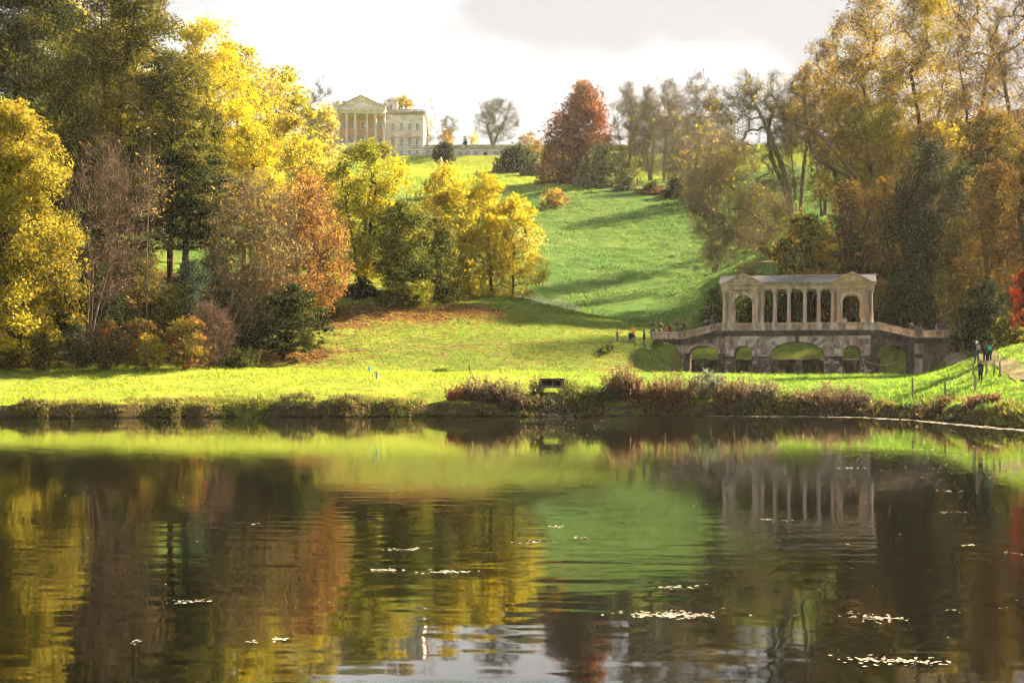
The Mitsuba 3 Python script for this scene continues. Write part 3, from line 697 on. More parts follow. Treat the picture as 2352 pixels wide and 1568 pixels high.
for i, (u, vt, hw, D, pal, lab) in enumerate([(1565, 405, 50, 338, DGREEN, 'dark scrub at the top corner of the field'), (1500, 418, 40, 344, BROWN, 'dull brown scrub under the grey bare trees'), (1610, 385, 45, 330, BLUEGREEN, 'blackish scrub behind the yellow tinged tree')]):
    plant('scrub', lab, 'bush', u, vt, 468, hw, D, 230 + i, pal, prof='dome', K=70, clump=0.28, leaves=1.0, cap=3500, tr=0.1, twigs=3)
plant('yellow_tinged_tree', 'twiggy tree with pale yellow leaves on its sunny side by the field', TT, 1622, 285, 470, 60, 322, 234, TAN[:2] + OLIVE, prof='egg', K=210, twigs=12, clump=0.2, leaves=0.22, bark=GREYB, tr=0.3, cap=6000)

# ---- the wood beyond the bridge
plant('leaning_plane_tree', 'great bare plane tree with long limbs sweeping down over the field', TT, 1730, 150, 640, 130, 198, 301, OLIVE + TAN[:1], K=820, twigs=13, leaves=0.05, bark=OLIVEB, tr=0.42, tip=0.02, droop=0.02, lift=0.1, twig_len=0.075, clump=0.2, twig_up=0.0,
      paths=[[(1812, 606, 198), (1790, 570, 197), (1762, 520, 196), (1712, 455, 195), (1668, 420, 194), (1640, 405, 193)],
             [(1802, 604, 198), (1760, 575, 195), (1710, 545, 192), (1665, 535, 190), (1630, 560, 189)],
             [(1806, 608, 198), (1770, 600, 193), (1735, 605, 190), (1715, 625, 188)],
             [(1792, 574, 197), (1772, 540, 194), (1725, 485, 191), (1690, 470, 190), (1655, 470, 189)]],
      blobs=[(1640, 410, 193, 62, 62), (1628, 500, 190, 42, 60), (1640, 580, 188, 40, 38), (1690, 545, 190, 60, 45), (1720, 470, 193, 60, 60), (1715, 620, 188, 40, 22), (1690, 370, 195, 60, 50), (1752, 545, 194, 45, 45), (1790, 490, 197, 45, 55), (1600, 460, 190, 32, 60)])
plant('twin_stem_plane_tree', 'tall bare plane with two upright grey stems behind the orange green bush', TT, 1740, 150, 500, 100, 207, 302, OLIVE + TAN[:1], K=640, twigs=13, leaves=0.05, bark=(0.16, 0.14, 0.10), tr=0.36, tip=0.02, twig_len=0.07, clump=0.2,
      paths=[[(1826, 606, 207), (1822, 520, 207), (1812, 440, 206), (1796, 380, 206), (1770, 310, 205), (1740, 250, 204), (1712, 205, 204)],
             [(1824, 606, 207), (1815, 500, 208), (1800, 420, 208), (1775, 380, 208), (1760, 300, 209), (1790, 220, 209)]],
      blobs=[(1720, 250, 204, 60, 60), (1782, 230, 208, 50, 70), (1700, 340, 204, 60, 50), (1780, 340, 206, 60, 60), (1760, 430, 203, 50, 45), (1715, 205, 204, 40, 50), (1660, 250, 203, 35, 50), (1820, 300, 208, 45, 70), (1815, 420, 208, 40, 50)])
plant('sloping_limb_tree', 'bare tree with one long trunk sloping up from the dark wood towards the sky', TT, 1860, 150, 400, 70, 212, 303, AMBER, K=330, twigs=14, leaves=0.12, bark=OLIVEB, tr=0.36, tip=0.02, twig_len=0.055, clump=0.18,
      paths=[[(2010, 470, 212), (1968, 409, 211), (1920, 350, 209), (1880, 305, 207), (1830, 285, 206), (1790, 268, 205)],
             [(1968, 412, 211), (1900, 380, 209), (1860, 350, 208), (1850, 240, 208), (1840, 160, 209)]],
      blobs=[(1800, 265, 205, 45, 45), (1850, 200, 208, 45, 60), (1870, 290, 208, 55, 45), (1905, 350, 209, 45, 45)])
plant('orange_green_bush', 'rounded bush shading from orange to green behind the end of the bridge roof', 'bush', 1852, 492, 640, 72, 190, 304, AMBER[:2] + GREEN + OLGREEN[:1], prof='egg', K=170, clump=0.22, leaves=1.3, cap=12000, tr=0.15, stems=4, flat=0.5, lean=-0.05)
for i, (u, vt, vb, hw, D, pal, kw, lab) in enumerate([
        (1990, -40, 430, 95, 238, AMBER, dict(leaves=0.6, twigs=10), 'tall thin crowned tree with orange leaves and a leaning dark trunk on the ridge'),
        (2130, -70, 420, 95, 232, AMBER + YELLOW[:1], dict(leaves=0.6, twigs=10), 'tallest golden leafed tree with an upright dark trunk above the dark yew'),
        (2235, -60, 430, 80, 226, DULLGOLD, dict(leaves=0.28, twigs=9), 'airy dull gold tree beside the tallest golden one'),
        (2330, -80, 420, 85, 205, TAN, dict(leaves=0.18, twigs=12), 'bare brown tree with a pale leaning trunk in the top corner of the photo'),
        (1940, 215, 470, 75, 226, AMBER + YGREEN[:1], dict(leaves=0.8, twigs=4), 'broad yellow orange tree in mid slope left of the golden trees'),
        (2030, 250, 480, 80, 222, YGREEN + AMBER[:1], dict(leaves=0.9, twigs=3), 'yellow green maple in mid slope below the leaning dark trunk'),
        (2150, 280, 480, 80, 215, DULLGOLD + YELLOW[:1], dict(leaves=0.8, twigs=4), 'dull golden tree right behind the tip of the dark yew'),
        (2270, 250, 520, 80, 196, OLGREEN + DULLGOLD[:1], dict(leaves=0.9, twigs=3), 'olive green tree on the steep slope behind the dark yew'),
        (1890, 90, 330, 60, 262, RUST[2:] + TAN, dict(leaves=0.3, twigs=12), 'hazy rusty bare tree on the skyline right of the plane trees'),
        (1835, 190, 350, 42, 275, TAN, dict(leaves=0.2, twigs=12), 'small hazy tan bare tree on the skyline'),
        (1960, 420, 625, 70, 194, BROWN + DULLGOLD[:1], dict(leaves=0.5, twigs=10), 'brown leafed tree with a thin trunk above the bridge roof'),
        (2040, 400, 640, 55, 198, DULLGOLD, dict(leaves=0.9, twigs=4), 'dull gold tree between the brown tree and the dark yew'),
        (2290, 370, 680, 75, 158, BROWN + DULLGOLD, dict(leaves=0.6, twigs=7), 'brown gold tree on the slope over the footpath'),
        (2365, 330, 700, 60, 150, DULLGOLD[:2] + BROWN[:1], dict(leaves=0.7, twigs=6), 'tawny tree at the edge of the photo over the path'),
        (2210, 500, 730, 60, 164, OLGREEN + BROWN[:1], dict(leaves=0.9, twigs=3), 'olive brown bushy tree just right of the dark yew')]):
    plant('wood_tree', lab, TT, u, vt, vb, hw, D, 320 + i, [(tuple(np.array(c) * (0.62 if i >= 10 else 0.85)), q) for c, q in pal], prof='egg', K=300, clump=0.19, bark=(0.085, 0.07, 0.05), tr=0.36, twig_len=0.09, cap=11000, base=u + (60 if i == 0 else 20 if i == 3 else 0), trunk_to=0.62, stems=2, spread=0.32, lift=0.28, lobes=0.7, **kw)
plant('great_yew', 'towering dark almost black yew rising right of the bridge', TT, 2140, 325, 790, 98, 181, 340, DGREEN[:1] + BLUEGREEN[2:] + [((0.040, 0.036, 0.022), 4)], prof='egg', K=330, clump=0.17, leaves=1.3, flat=0.9, tr=0.5, cap=22000, aspect=2.4, droop=0.05, twigs=3)
for i, (u, vt, vb, hw, D, pal, cat, lab) in enumerate([
        (1905, 592, 772, 62, 200, BLUEGREEN, 'bush', 'dark blue green holly showing over the middle of the bridge roof'),
        (1990, 588, 772, 50, 200, DGREEN, 'bush', 'dark evergreen bush showing over the end of the bridge roof'),
        (1652, 662, 768, 48, 190, GREEN, 'bush', 'dark green bush at the field end of the bridge'),
        (1735, 668, 770, 45, 195, OLGREEN + GREEN[:1], 'bush', 'green bush seen through the first pavilion arch'),
        (1800, 660, 770, 42, 196, GREEN, 'bush', 'dark green shrub seen between the first bridge columns'),
        (1850, 650, 770, 45, 198, BROWN[:2] + DGREEN[:2], 'bush', 'brownish dark shrub seen between the middle bridge columns'),
        (1905, 660, 770, 42, 196, DGREEN + BROWN[:1], 'bush', 'dark shrub seen between the last bridge columns'),
        (1965, 660, 770, 42, 194, GREEN, 'bush', 'leafy green shrub seen through the second pavilion arch'),
        (2035, 640, 770, 42, 190, OLGREEN + DULLGOLD[:1], 'bush', 'olive bush right beside the bridge pavilion'),
        (2085, 660, 778, 48, 186, GREEN + BROWN[:1], 'bush', 'mixed green bush above the far ramp of the bridge'),
        (2152, 690, 785, 40, 178, BLUEGREEN, 'bush', 'bluish bush behind the last stone pier'),
        (2205, 700, 790, 36, 166, OLGREEN, 'bush', 'yellowish green bush beside the white notice'),
        (2262, 645, 800, 62, 142, DGREEN, 'bush', 'big black green bush over the people on the path'),
        (2320, 720, 810, 40, 132, OLGREEN, 'bush', 'low olive bush on the upper side of the path'),
        (2196, 758, 796, 20, 160, GREEN, 'bush', 'low green bush between the bridge end and the notice')]):
    plant('wood_bush', lab, cat, u, vt, vb, hw, D, 350 + i, pal, prof='dome', K=110, clump=0.25, leaves=1.15, cap=7000, tr=0.1, stems=3, size=0.26)
plant('red_maple', 'bright scarlet maple with some orange leaves at the edge of the photo', TT, 2360, 610, 750, 34, 126, 380, RED, base=2362, prof='egg', K=130, clump=0.2, leaves=0.9, cap=8000, tr=0.10, size=0.17, twigs=6, lobes=0.8)
# ------------------------------------------------------------------ stone
def stone_fn(pale, dark, stain, k, streak=0.5, seed=0.0, joints=None, rose=None):
    def fn(p, n, uv):
        a = mikit.fbm(p.x * 0.9 + seed, p.y * 0.9, p.z * 0.9, 4)
        b = mikit.fbm(p.x * 3.1 + seed, p.y * 3.1, p.z * 1.1 + 4.0, 4)
        s = mikit.fbm(p.x * 2.4 + seed, p.y * 2.4, p.z * 0.35, 4)
        c = mikit.mix(pale, dark, mikit.smoothstep(0.35, 0.7, a * 0.5 + b * 0.5))
        if rose is not None:
            c = mikit.mix(c, rose, mikit.smoothstep(0.48, 0.66, mikit.fbm(p.x * 0.7 + 9.0, p.y * 0.5, p.z * 0.45 + seed, 3)) * 0.85)
        c = mikit.mix(c, stain, mikit.smoothstep(0.5 - k * 0.3, 0.85 - k * 0.3, s * streak + b * (1 - streak)))
        lich = mikit.smoothstep(0.70, 0.78, mikit.fbm(p.x * 9.0, p.y * 9.0, p.z * 9.0 + seed, 2))
        c = mikit.mix(c, [0.55, 0.54, 0.48], lich * 0.5)
        if joints is not None:
            w, h = joints
            row = dr.floor(p.z / h)
            fx = p.x / w + row * 0.5
            fx = fx - dr.floor(fx)
            fz = p.z / h - row
            j = dr.maximum(mikit.smoothstep(0.035, 0.0, dr.minimum(fx, 1 - fx)), mikit.smoothstep(0.06, 0.0, dr.minimum(fz, 1 - fz)))
            tone = mikit.cell_rand(dr.floor(p.x / w + row * 0.5), row, 3)
            c = c * (0.8 + 0.4 * tone) * (1 - 0.5 * j)
        return c
    return mikit.proc(fn)


def stone_mat(key, *a, rough=0.85, bump=0.010, **kw):
    base = {'type': 'principled', 'base_color': stone_fn(*a, **kw), 'roughness': rough, 'specular': 0.25}
    f = mikit.proc(lambda p, n, uv: mikit.fbm(p.x * 7.0, p.y * 7.0, p.z * 7.0, 3) * bump, eps=0.01)
    scene[key] = {'type': 'twosided', 'bsdf': base}


stone_mat('stone_upper', [0.58, 0.48, 0.38], [0.48, 0.39, 0.315], [0.23, 0.185, 0.16], 0.42, rose=[0.50, 0.33, 0.26])
stone_mat('stone_warm', [0.60, 0.44, 0.25], [0.52, 0.385, 0.24], [0.28, 0.20, 0.14], 0.38, seed=3.0)
stone_mat('stone_column', [0.54, 0.45, 0.38], [0.44, 0.365, 0.31], [0.25, 0.205, 0.18], 0.4, rose=[0.50, 0.28, 0.22], streak=0.8, seed=5.0)
stone_mat('stone_grey', [0.42, 0.36, 0.30], [0.32, 0.26, 0.225], [0.12, 0.10, 0.09], 0.4, rose=[0.30, 0.19, 0.16])
stone_mat('stone_pale', [0.58, 0.51, 0.42], [0.46, 0.39, 0.33], [0.20, 0.165, 0.145], 0.3, seed=2.0)
stone_mat('stone_rose', [0.42, 0.31, 0.28], [0.34, 0.26, 0.235], [0.14, 0.11, 0.105], 0.4, seed=7.0)
stone_mat('stone_dark', [0.105, 0.085, 0.072], [0.065, 0.052, 0.046], [0.030, 0.026, 0.024], 0.5, seed=1.0)
stone_mat('stone_soot', [0.150, 0.122, 0.102], [0.100, 0.082, 0.072], [0.040, 0.034, 0.031], 0.4, seed=11.0)
stone_mat('stone_wall', [0.33, 0.265, 0.23], [0.25, 0.20, 0.178], [0.095, 0.078, 0.07], 0.5, joints=(0.85, 0.38), rose=[0.28, 0.16, 0.135], seed=4.0)
stone_mat('stone_weir', [0.30, 0.25, 0.17], [0.15, 0.125, 0.085], [0.035, 0.035, 0.022], 0.75, joints=(1.1, 0.42), streak=0.75, seed=8.0)


def slate_fn(p, n, uv):
    row = dr.floor(p.z / 0.11)
    t = mikit.cell_rand(dr.floor(p.x / 0.28 + row * 0.5), row, 1)
    a = mikit.fbm(p.x * 1.1, p.y * 1.1, p.z * 2.0, 4)
    c = mikit.mix([0.060, 0.069, 0.085], [0.125, 0.14, 0.165], t * 0.6 + a * 0.4)
    return mikit.mix(c, [0.085, 0.09, 0.045], mikit.smoothstep(0.52, 0.70, a) * 0.8)


scene['slate'] = {'type': 'twosided', 'bsdf': {'type': 'principled', 'base_color': mikit.proc(slate_fn), 'roughness': 0.75, 'specular': 0.25}}

# ------------------------------------------------------------------ the bridge
B = thing('stone_bridge', 'roofed stone bridge with two pedimented pavilions, a colonnade and five arches', 'bridge')
YF, YB = BY, BY + 4.6
DECK = 8.46
rb = random.Random(5)


def bp(owner, name, mesh, mat, smooth=False, label=None, kind=None):
    mesh = mesh.copy()
    mesh.apply_translation((BX, 0, 0))
    return part(owner, name, mikit.ply(mesh, mat, smooth=smooth), label, kind)


def arch_poly(cx, hw, z0, spring, crown, n=24):
    t = np.linspace(0, np.pi, n + 1)
    return Polygon([(cx + hw, z0)] + [(cx + hw * np.cos(a), spring + (crown - spring) * np.sin(a)) for a in t] + [(cx - hw, z0)])


def rect(x0, x1, z0, z1):
    return Polygon([(x0, z0), (x1, z0), (x1, z1), (x0, z1)])


def polys(g):
    return [q for q in getattr(g, 'geoms', [g]) if q.geom_type == 'Polygon' and q.area > 0.012]


def deck_z(x):
    x = abs(x)
    return DECK - 0.91 * min(max((x - 8.9) / (12.6 - 8.9), 0), 1)


ARCHES = [(0, 3.0, 5.6, 7.22), (-5.99, 1.0, 5.8, 6.80), (5.99, 1.0, 5.8, 6.80), (-10.47, 1.65, 5.85, 6.80), (10.47, 1.65, 5.85, 6.80)]
holes = shapely.union_all([arch_poly(c, h, 1.5, s, k) for c, h, s, k in ARCHES])
mid = rect(-8.03, 8.03, 1.9, 7.85).difference(holes)
W = bp(B, 'arch_wall', extrude_y(polys(mid)[0] if len(polys(mid)) == 1 else polys(mid)[0], YF + 0.1, YB), 'stone_rose') if len(polys(mid)) == 1 else None
if W is None:
    m = trimesh.util.concatenate([extrude_y(q, YF + 0.1, YB) for q in polys(mid)])
    W = bp(B, 'arch_wall', m, 'stone_rose')
for s in (-1, 1):
    top = [(s * 8.03, 7.85), (s * 8.9, 7.85), (s * 12.6, 6.95), (s * 16.45, 6.95), (s * 16.45, 2.0), (s * 8.03, 2.0)]
    wing = Polygon(top).difference(holes)
    m = trimesh.util.concatenate([extrude_y(q, YF + 0.25, YB - 0.25) for q in polys(wing)])
    wk = bp(B, 'wing_wall', m, 'stone_wall' if s < 0 else 'stone_soot', label='darker soot stained wing wall' if s > 0 else None)
    # arch ring and pilaster strips of the wing
    ring = arch_poly(s * 10.47, 1.95, 1.9, 5.85, 7.12).difference(arch_poly(s * 10.47, 1.65, 1.5, 5.85, 6.80)).intersection(rect(-20, 20, 5.85, 8))
    bp(wk, 'arch_ring', trimesh.util.concatenate([extrude_y(q, YF + 0.19, YF + 0.6) for q in polys(ring)]), 'stone_rose' if s < 0 else 'stone_soot')
    for x, w in ((13.2, 0.44),):
        for z0, z1, d, mt in ((2.2, 5.3, 0.10, 'stone_grey'), (5.3, 5.75, 0.16, 'stone_dark'), (5.75, 6.95, 0.08, 'stone_rose')):
            bp(wk, 'pilaster', bevbox(s * x - w, s * x + w, YF + 0.25 - d, YF + 0.3, z0, z1, 0.03), mt)
    for x0, x1 in ((8.03, 8.82), (12.12, 12.6)):
        a, b = sorted((s * x0, s * x1))
        bp(wk, 'pier', bevbox(a, b, YF + 0.17, YF + 0.3, 2.0, 5.75, 0.02), 'stone_dark')
        bp(wk, 'impost', bevbox(a - 0.03, b + 0.03, YF + 0.12, YF + 0.3, 5.75, 5.9, 0.03), 'stone_dark')
# rusticated faces: wedge stones over the arches, courses beside them
MATS = ['stone_grey', 'stone_pale', 'stone_rose', 'stone_grey', 'stone_pale']


def wedges(cx, hw, spring, crown, n, depth, top, x0, x1, key_w):
    """Wedge stones over an arch: polygons fanning out from below its springing."""
    rise = crown - spring
    out = []
    edges = np.linspace(0.02, np.pi - 0.02, n + 1)
    focus = spring - 0.35 * (hw - rise)
    for i in range(n):
        pts = []
        for a in (edges[i], edges[i + 1]):
            inner = np.array([cx + hw * np.cos(a), spring + rise * np.sin(a)])
            d = inner - [cx, focus]
            d /= np.linalg.norm(d)
            k = depth * (1.0 + 0.35 * ((i + 1) % 2))
            pts.append((inner, inner + d * k))
        mid = i == n // 2
        q = Polygon([pts[0][0], pts[0][1], pts[1][1], pts[1][0]])
        if mid:
            q = Polygon([pts[0][0] + [0.0, -0.05], (cx + key_w, top), (cx - key_w, top), pts[1][0] + [0.0, -0.05]])
        out.append((q.intersection(rect(x0, x1, spring - 0.02, top)), mid))
    return out


def face(x0, x1, yface, cx, hw, spring, crown, n, depth, key_w, courses, proud):
    ring = wedges(cx, hw, spring, crown, n, depth, 7.84, x0, x1, key_w)
    taken = shapely.union_all([q for q, _ in ring]).union(arch_poly(cx, hw, 1.5, spring, crown))
    for q, mid in ring:
        for g in polys(q.buffer(-0.018)):
            mt = 'stone_dark' if mid and hw > 2 else rb.choice(MATS)
            bp(W, 'voussoir', extrude_y(g, yface - proud - rb.uniform(0, 0.03) - 0.05 * mid, yface + 0.06), mt)
    hgt = (7.84 - spring + 0.25) / courses
    for r in range(courses):
        z0 = spring - 0.25 + r * hgt
        k = max(2, int((x1 - x0) / 0.62))
        cuts = np.linspace(x0, x1, k + 1) + np.array([0] + [(r % 2 - 0.5) * 0.3 + rb.uniform(-0.06, 0.06) for _ in range(k - 1)] + [0])
        for i in range(k):
            g = rect(cuts[i] + 0.015, cuts[i + 1] - 0.015, z0 + 0.015, z0 + hgt - 0.015).difference(taken.buffer(0.015))
            for q in polys(g):
                if q.area > 0.03:
                    bp(W, 'ashlar', extrude_y(q, yface - proud * 0.8 - rb.uniform(0, 0.03), yface + 0.06), rb.choice(MATS))


for s in (-1, 1):
    a, b = sorted((s * 3.96, s * 8.03))
    face(a, b, YF + 0.1, s * 5.99, 1.0, 5.8, 6.80, 9, 0.72, 0.34, 7, 0.22)
face(-3.94, 3.94, YF + 0.1, 0, 3.0, 5.6, 7.22, 23, 0.85, 0.2, 7, 0.05)
# piers below the springing: small dark courses
for s in (-1, 1):
    for x0, x1, pr in ((3.0, 3.94, 0.0), (3.98, 4.99, 0.24), (6.99, 8.03, 0.24)):
        a, b = sorted((s * x0, s * x1))
        bp(W, 'impost', bevbox(a - 0.04, b + 0.04, YF + 0.02 - pr, YF + 0.12, 5.36, 5.58, 0.03), 'stone_dark')
        z, r = 2.9, 0
        while z < 5.3:
            h = 0.30
            k = 2
            cut = a + (b - a) * (0.5 + 0.14 * (-1) ** r + rb.uniform(-0.06, 0.06))
            for i, (p, q) in enumerate(((a, cut), (cut, b))):
                bp(W, 'pier_stone', bevbox(p + 0.01, q - 0.01, YF + 0.05 - pr - rb.uniform(0, 0.03), YF + 0.12, z + 0.01, min(z + h, 5.36) - 0.01, 0.025),
                   rb.choice(['stone_soot', 'stone_dark', 'stone_soot', 'stone_rose', 'stone_soot']))
            z += h
            r += 1
# dark cornice band that carries the deck
band = MB()
for y0, y1 in ((YF - 0.32, YF + 0.5), (YB - 0.5, YB + 0.32)):
    for lo, hi, out in ((0.0, 0.22, 0.12), (0.22, 0.44, 0.22), (0.44, 0.61, 0.0)):
        up = [(x, deck_z(x) - 0.61 + hi) for x in (-16.5, -12.6, -8.9, 8.9, 12.6, 16.5)]
        dn = [(x, deck_z(x) - 0.61 + lo) for x in (16.5, 12.6, 8.9, -8.9, -12.6, -16.5)]
        e = 0.0 if hi > 0.5 else (0.1 if hi > 0.4 else 0.2)
        yy0, yy1 = (y0 + e, y1) if y0 < BY else (y0, y1 - e)
        band.tm(extrude_y(Polygon(up + dn), yy0, yy1))
bp(B, 'cornice_band', band.mesh(), 'stone_dark')
deck = Polygon([(x, deck_z(x) - 0.02) for x in (-16.45, -12.6, -8.9, 8.9, 12.6, 16.45)] + [(x, deck_z(x) - 0.35) for x in (16.45, 12.6, 8.9, -8.9, -12.6, -16.45)])
bp(B, 'deck', extrude_y(deck, YF + 0.5, YB - 0.5), 'stone_grey')

baluster_prof = [(0.075, 0), (0.075, 0.05), (0.045, 0.08), (0.06, 0.14), (0.082, 0.24), (0.07, 0.34), (0.042, 0.46), (0.036, 0.52), (0.055, 0.555), (0.07, 0.58), (0.07, 0.62)]
bal_mesh = lathe(baluster_prof, 8)
bal_ply = mikit.ply(bal_mesh, 'stone_upper', smooth=40)


def railing(x0, x1, y, n=None):
    """Plinth, top rail and turned balusters from x0 to x1 at depth y; follows the slope of the deck."""
    key = bp(B, 'balustrade', extrude_y(Polygon([(x0, deck_z(x0)), (x1, deck_z(x1)), (x1, deck_z(x1) + 0.12), (x0, deck_z(x0) + 0.12)]), y - 0.15, y + 0.15), 'stone_grey')
    bp(key, 'rail', extrude_y(Polygon([(x0, deck_z(x0) + 0.74), (x1, deck_z(x1) + 0.74), (x1, deck_z(x1) + 0.86), (x0, deck_z(x0) + 0.86)]), y - 0.17, y + 0.17), 'stone_upper')
    n = max(2, int(round((x1 - x0) / 0.245)))
    for i in range(n):
        x = x0 + (x1 - x0) * (i + 0.5) / n
        part(key, 'baluster', {**bal_ply, 'to_world': T().translate([BX + x, y, deck_z(x) + 0.12])})
    return key


def pedestal(x, w, y, mat='stone_upper'):
    z = deck_z(x)
    k = bp(B, 'pedestal', bevbox(x - w / 2, x + w / 2, y - 0.24, y + 0.24, z - 0.02, z + 0.78, 0.02), mat)
    bp(k, 'cap', bevbox(x - w / 2 - 0.05, x + w / 2 + 0.05, y - 0.29, y + 0.29, z + 0.78, z + 0.89, 0.03), mat)
    return k


COLX = [-2.47, -0.91, 0.85, 2.40]
for y in (YF + 0.22, YB - 0.22):
    for x in COLX: pedestal(x, 0.62, y)
    for s in (-1, 1):
        pedestal(s * 4.22, 1.22, y)
        pedestal(s * 7.78, 1.22, y)
        pedestal(s * 8.75, 0.62, y, 'stone_grey')
        pedestal(s * 13.2, 0.86, y, 'stone_grey')
        pedestal(s * 16.2, 0.52, y, 'stone_rose' if s > 0 else 'stone_grey')
        a, b = sorted((s * 4.85, s * 7.15)); railing(a, b, y)
        a, b = sorted((s * 9.06, s * 12.75)); railing(a, b, y)
        a, b = sorted((s * 13.65, s * 15.92)); railing(a, b, y)
    e = [-3.6] + COLX + [3.6]
    for i in range(5):
        railing(e[i] + (0.31 if i else 0), e[i + 1] - (0.31 if i < 4 else 0), y)

# columns with scrolled capitals
col_prof = [(0.27, 0), (0.27, 0.07), (0.25, 0.09), (0.262, 0.13), (0.232, 0.16), (0.24, 0.19), (0.218, 0.22)] + \
           [(0.216 - 0.036 * (t ** 1.7), 0.22 + 3.16 * t) for t in np.linspace(0.05, 1, 8)] + [(0.205, 3.40), (0.205, 3.44), (0.19, 3.46)]
col_mesh = lathe(col_prof, 18)
cap = MB()
cap.tm(lathe([(0.19, 3.46), (0.25, 3.55), (0.22, 3.60)], 16))
for sx in (-1, 1):
    c = trimesh.creation.cylinder(0.125, 0.46, sections=12)
    c.apply_transform(trimesh.transformations.rotation_matrix(math.pi / 2, (1, 0, 0)))
    c.apply_translation((sx * 0.225, 0, 3.555))
    cap.tm(c)
cap.box(-0.27, 0.27, -0.25, 0.25, 3.64, 3.77)
cap.box(-0.2, 0.2, -0.2, 0.2, 3.55, 3.66)
col_ply = mikit.ply(col_mesh, 'stone_column', smooth=40)
cap_ply = mikit.ply(cap.mesh(), 'stone_upper', smooth=40)
ZC = DECK + 0.88


def column(x, y):
    k = part(B, 'column', {**col_ply, 'to_world': T().translate([BX + x, y, ZC])})
    part(k, 'capital', {**cap_ply, 'to_world': T().translate([BX + x, y, ZC])})


ZT = ZC + 3.77
for y in (YF + 0.22, YB - 0.22):
    yy = y + (0.30 if y < BY + 2 else -0.30)
    for x in COLX: column(x, y)
    for s in (-1, 1):
        for x in (4.53, 7.44): column(s * x, y)
        for x in (3.92, 8.10): column(s * x, yy)
    # pavilion fronts
    for s in (-1, 1):
        cx = s * 5.99
        wallp = rect(cx - 1.28, cx + 1.28, DECK, ZT).difference(arch_poly(cx, 1.0, DECK - 1, 11.52, 12.54))
        y0 = YF + 0.28 if y < BY + 2 else YB - 0.62
        pw = bp(B, 'pavilion_wall', trimesh.util.concatenate([extrude_y(q, y0, y0 + 0.34) for q in polys(wallp)]), 'stone_upper' if s < 0 else 'stone_warm', label='warm ochre pavilion wall' if s > 0 else None)
        ring = arch_poly(cx, 1.2, 11.52, 11.52, 12.76).difference(arch_poly(cx, 1.0, 11, 11.52, 12.54))
        yo = y0 - 0.06 if y < BY + 2 else y0 + 0.26
        bp(pw, 'arch_moulding', trimesh.util.concatenate([extrude_y(q, yo, yo + 0.14) for q in polys(ring)]), 'stone_pale')
        bp(pw, 'keystone', extrude_y(Polygon([(cx - 0.13, 12.44), (cx + 0.13, 12.44), (cx + 0.2, 13.08), (cx - 0.2, 13.08)]), yo - 0.08, yo + 0.2), 'stone_pale')
        for t in (-1, 1):
            a, b = sorted((cx + t * 0.99, cx + t * 1.28))
            bp(pw, 'impost', bevbox(a - 0.02, b + 0.02, yo - 0.03, yo + 0.17, 11.42, 11.54, 0.02), 'stone_pale')
for s in (-1, 1):  # pavilion sides with their own openings
    for x in (4.1, 7.88):
        side = Polygon([(YF + 0.62, DECK), (YB - 0.62, DECK), (YB - 0.62, ZT), (YF + 0.62, ZT)]).difference(arch_poly(BY + 2.3, 1.0, DECK - 1, 11.52, 12.54))
        m = trimesh.util.concatenate([extrude_y(q, -0.15, 0.15) for q in polys(side)])
        v = m.vertices
        m = trimesh.Trimesh(np.stack([v[:, 1] + s * x, v[:, 0], v[:, 2]], 1), m.faces[:, ::-1], process=False)
        bp(B, 'side_wall', m, 'stone_upper' if s < 0 else 'stone_warm')
# entablature, with the pavilions standing forward
ent = bp(B, 'entablature', trimesh.util.concatenate([boxm(-8.45, 8.45, YF + 0.02, YB - 0.02, ZT, ZT + 0.26), boxm(-8.42, 8.42, YF + 0.05, YB - 0.05, ZT + 0.26, ZT + 0.46)]), 'stone_upper')
bp(ent, 'cornice', trimesh.util.concatenate([boxm(-8.52, 8.52, YF - 0.12, YB + 0.12, ZT + 0.462, ZT + 0.56), boxm(-8.62, 8.62, YF - 0.28, YB + 0.28, ZT + 0.562, ZT + 0.68)]), 'stone_upper')
dent = MB()
for x in np.arange(-8.45, 8.46, 0.2):
    dent.box(x - 0.05, x + 0.05, YF - 0.1, YF + 0.06, ZT + 0.37, ZT + 0.458)
bp(ent, 'dentils', dent.mesh(), 'stone_upper', kind='stuff')
for s in (-1, 1):
    cx = s * 5.99
    for z0, z1, w, o in ((ZT + 0.003, ZT + 0.26, 1.88, 0.18), (ZT + 0.26, ZT + 0.46, 1.86, 0.15), (ZT + 0.464, ZT + 0.57, 1.95, 0.32), (ZT + 0.57, ZT + 0.70, 2.04, 0.46)):
        bp(ent, 'pavilion_entablature', bevbox(cx - w, cx + w, YF - o, YF + 0.4, z0, z1, 0.012), 'stone_upper' if s < 0 else 'stone_warm')
bp(B, 'ceiling', boxm(-8.3, 8.3, YF + 0.5, YB - 0.5, ZT - 0.12, ZT - 0.02), 'stone_grey')
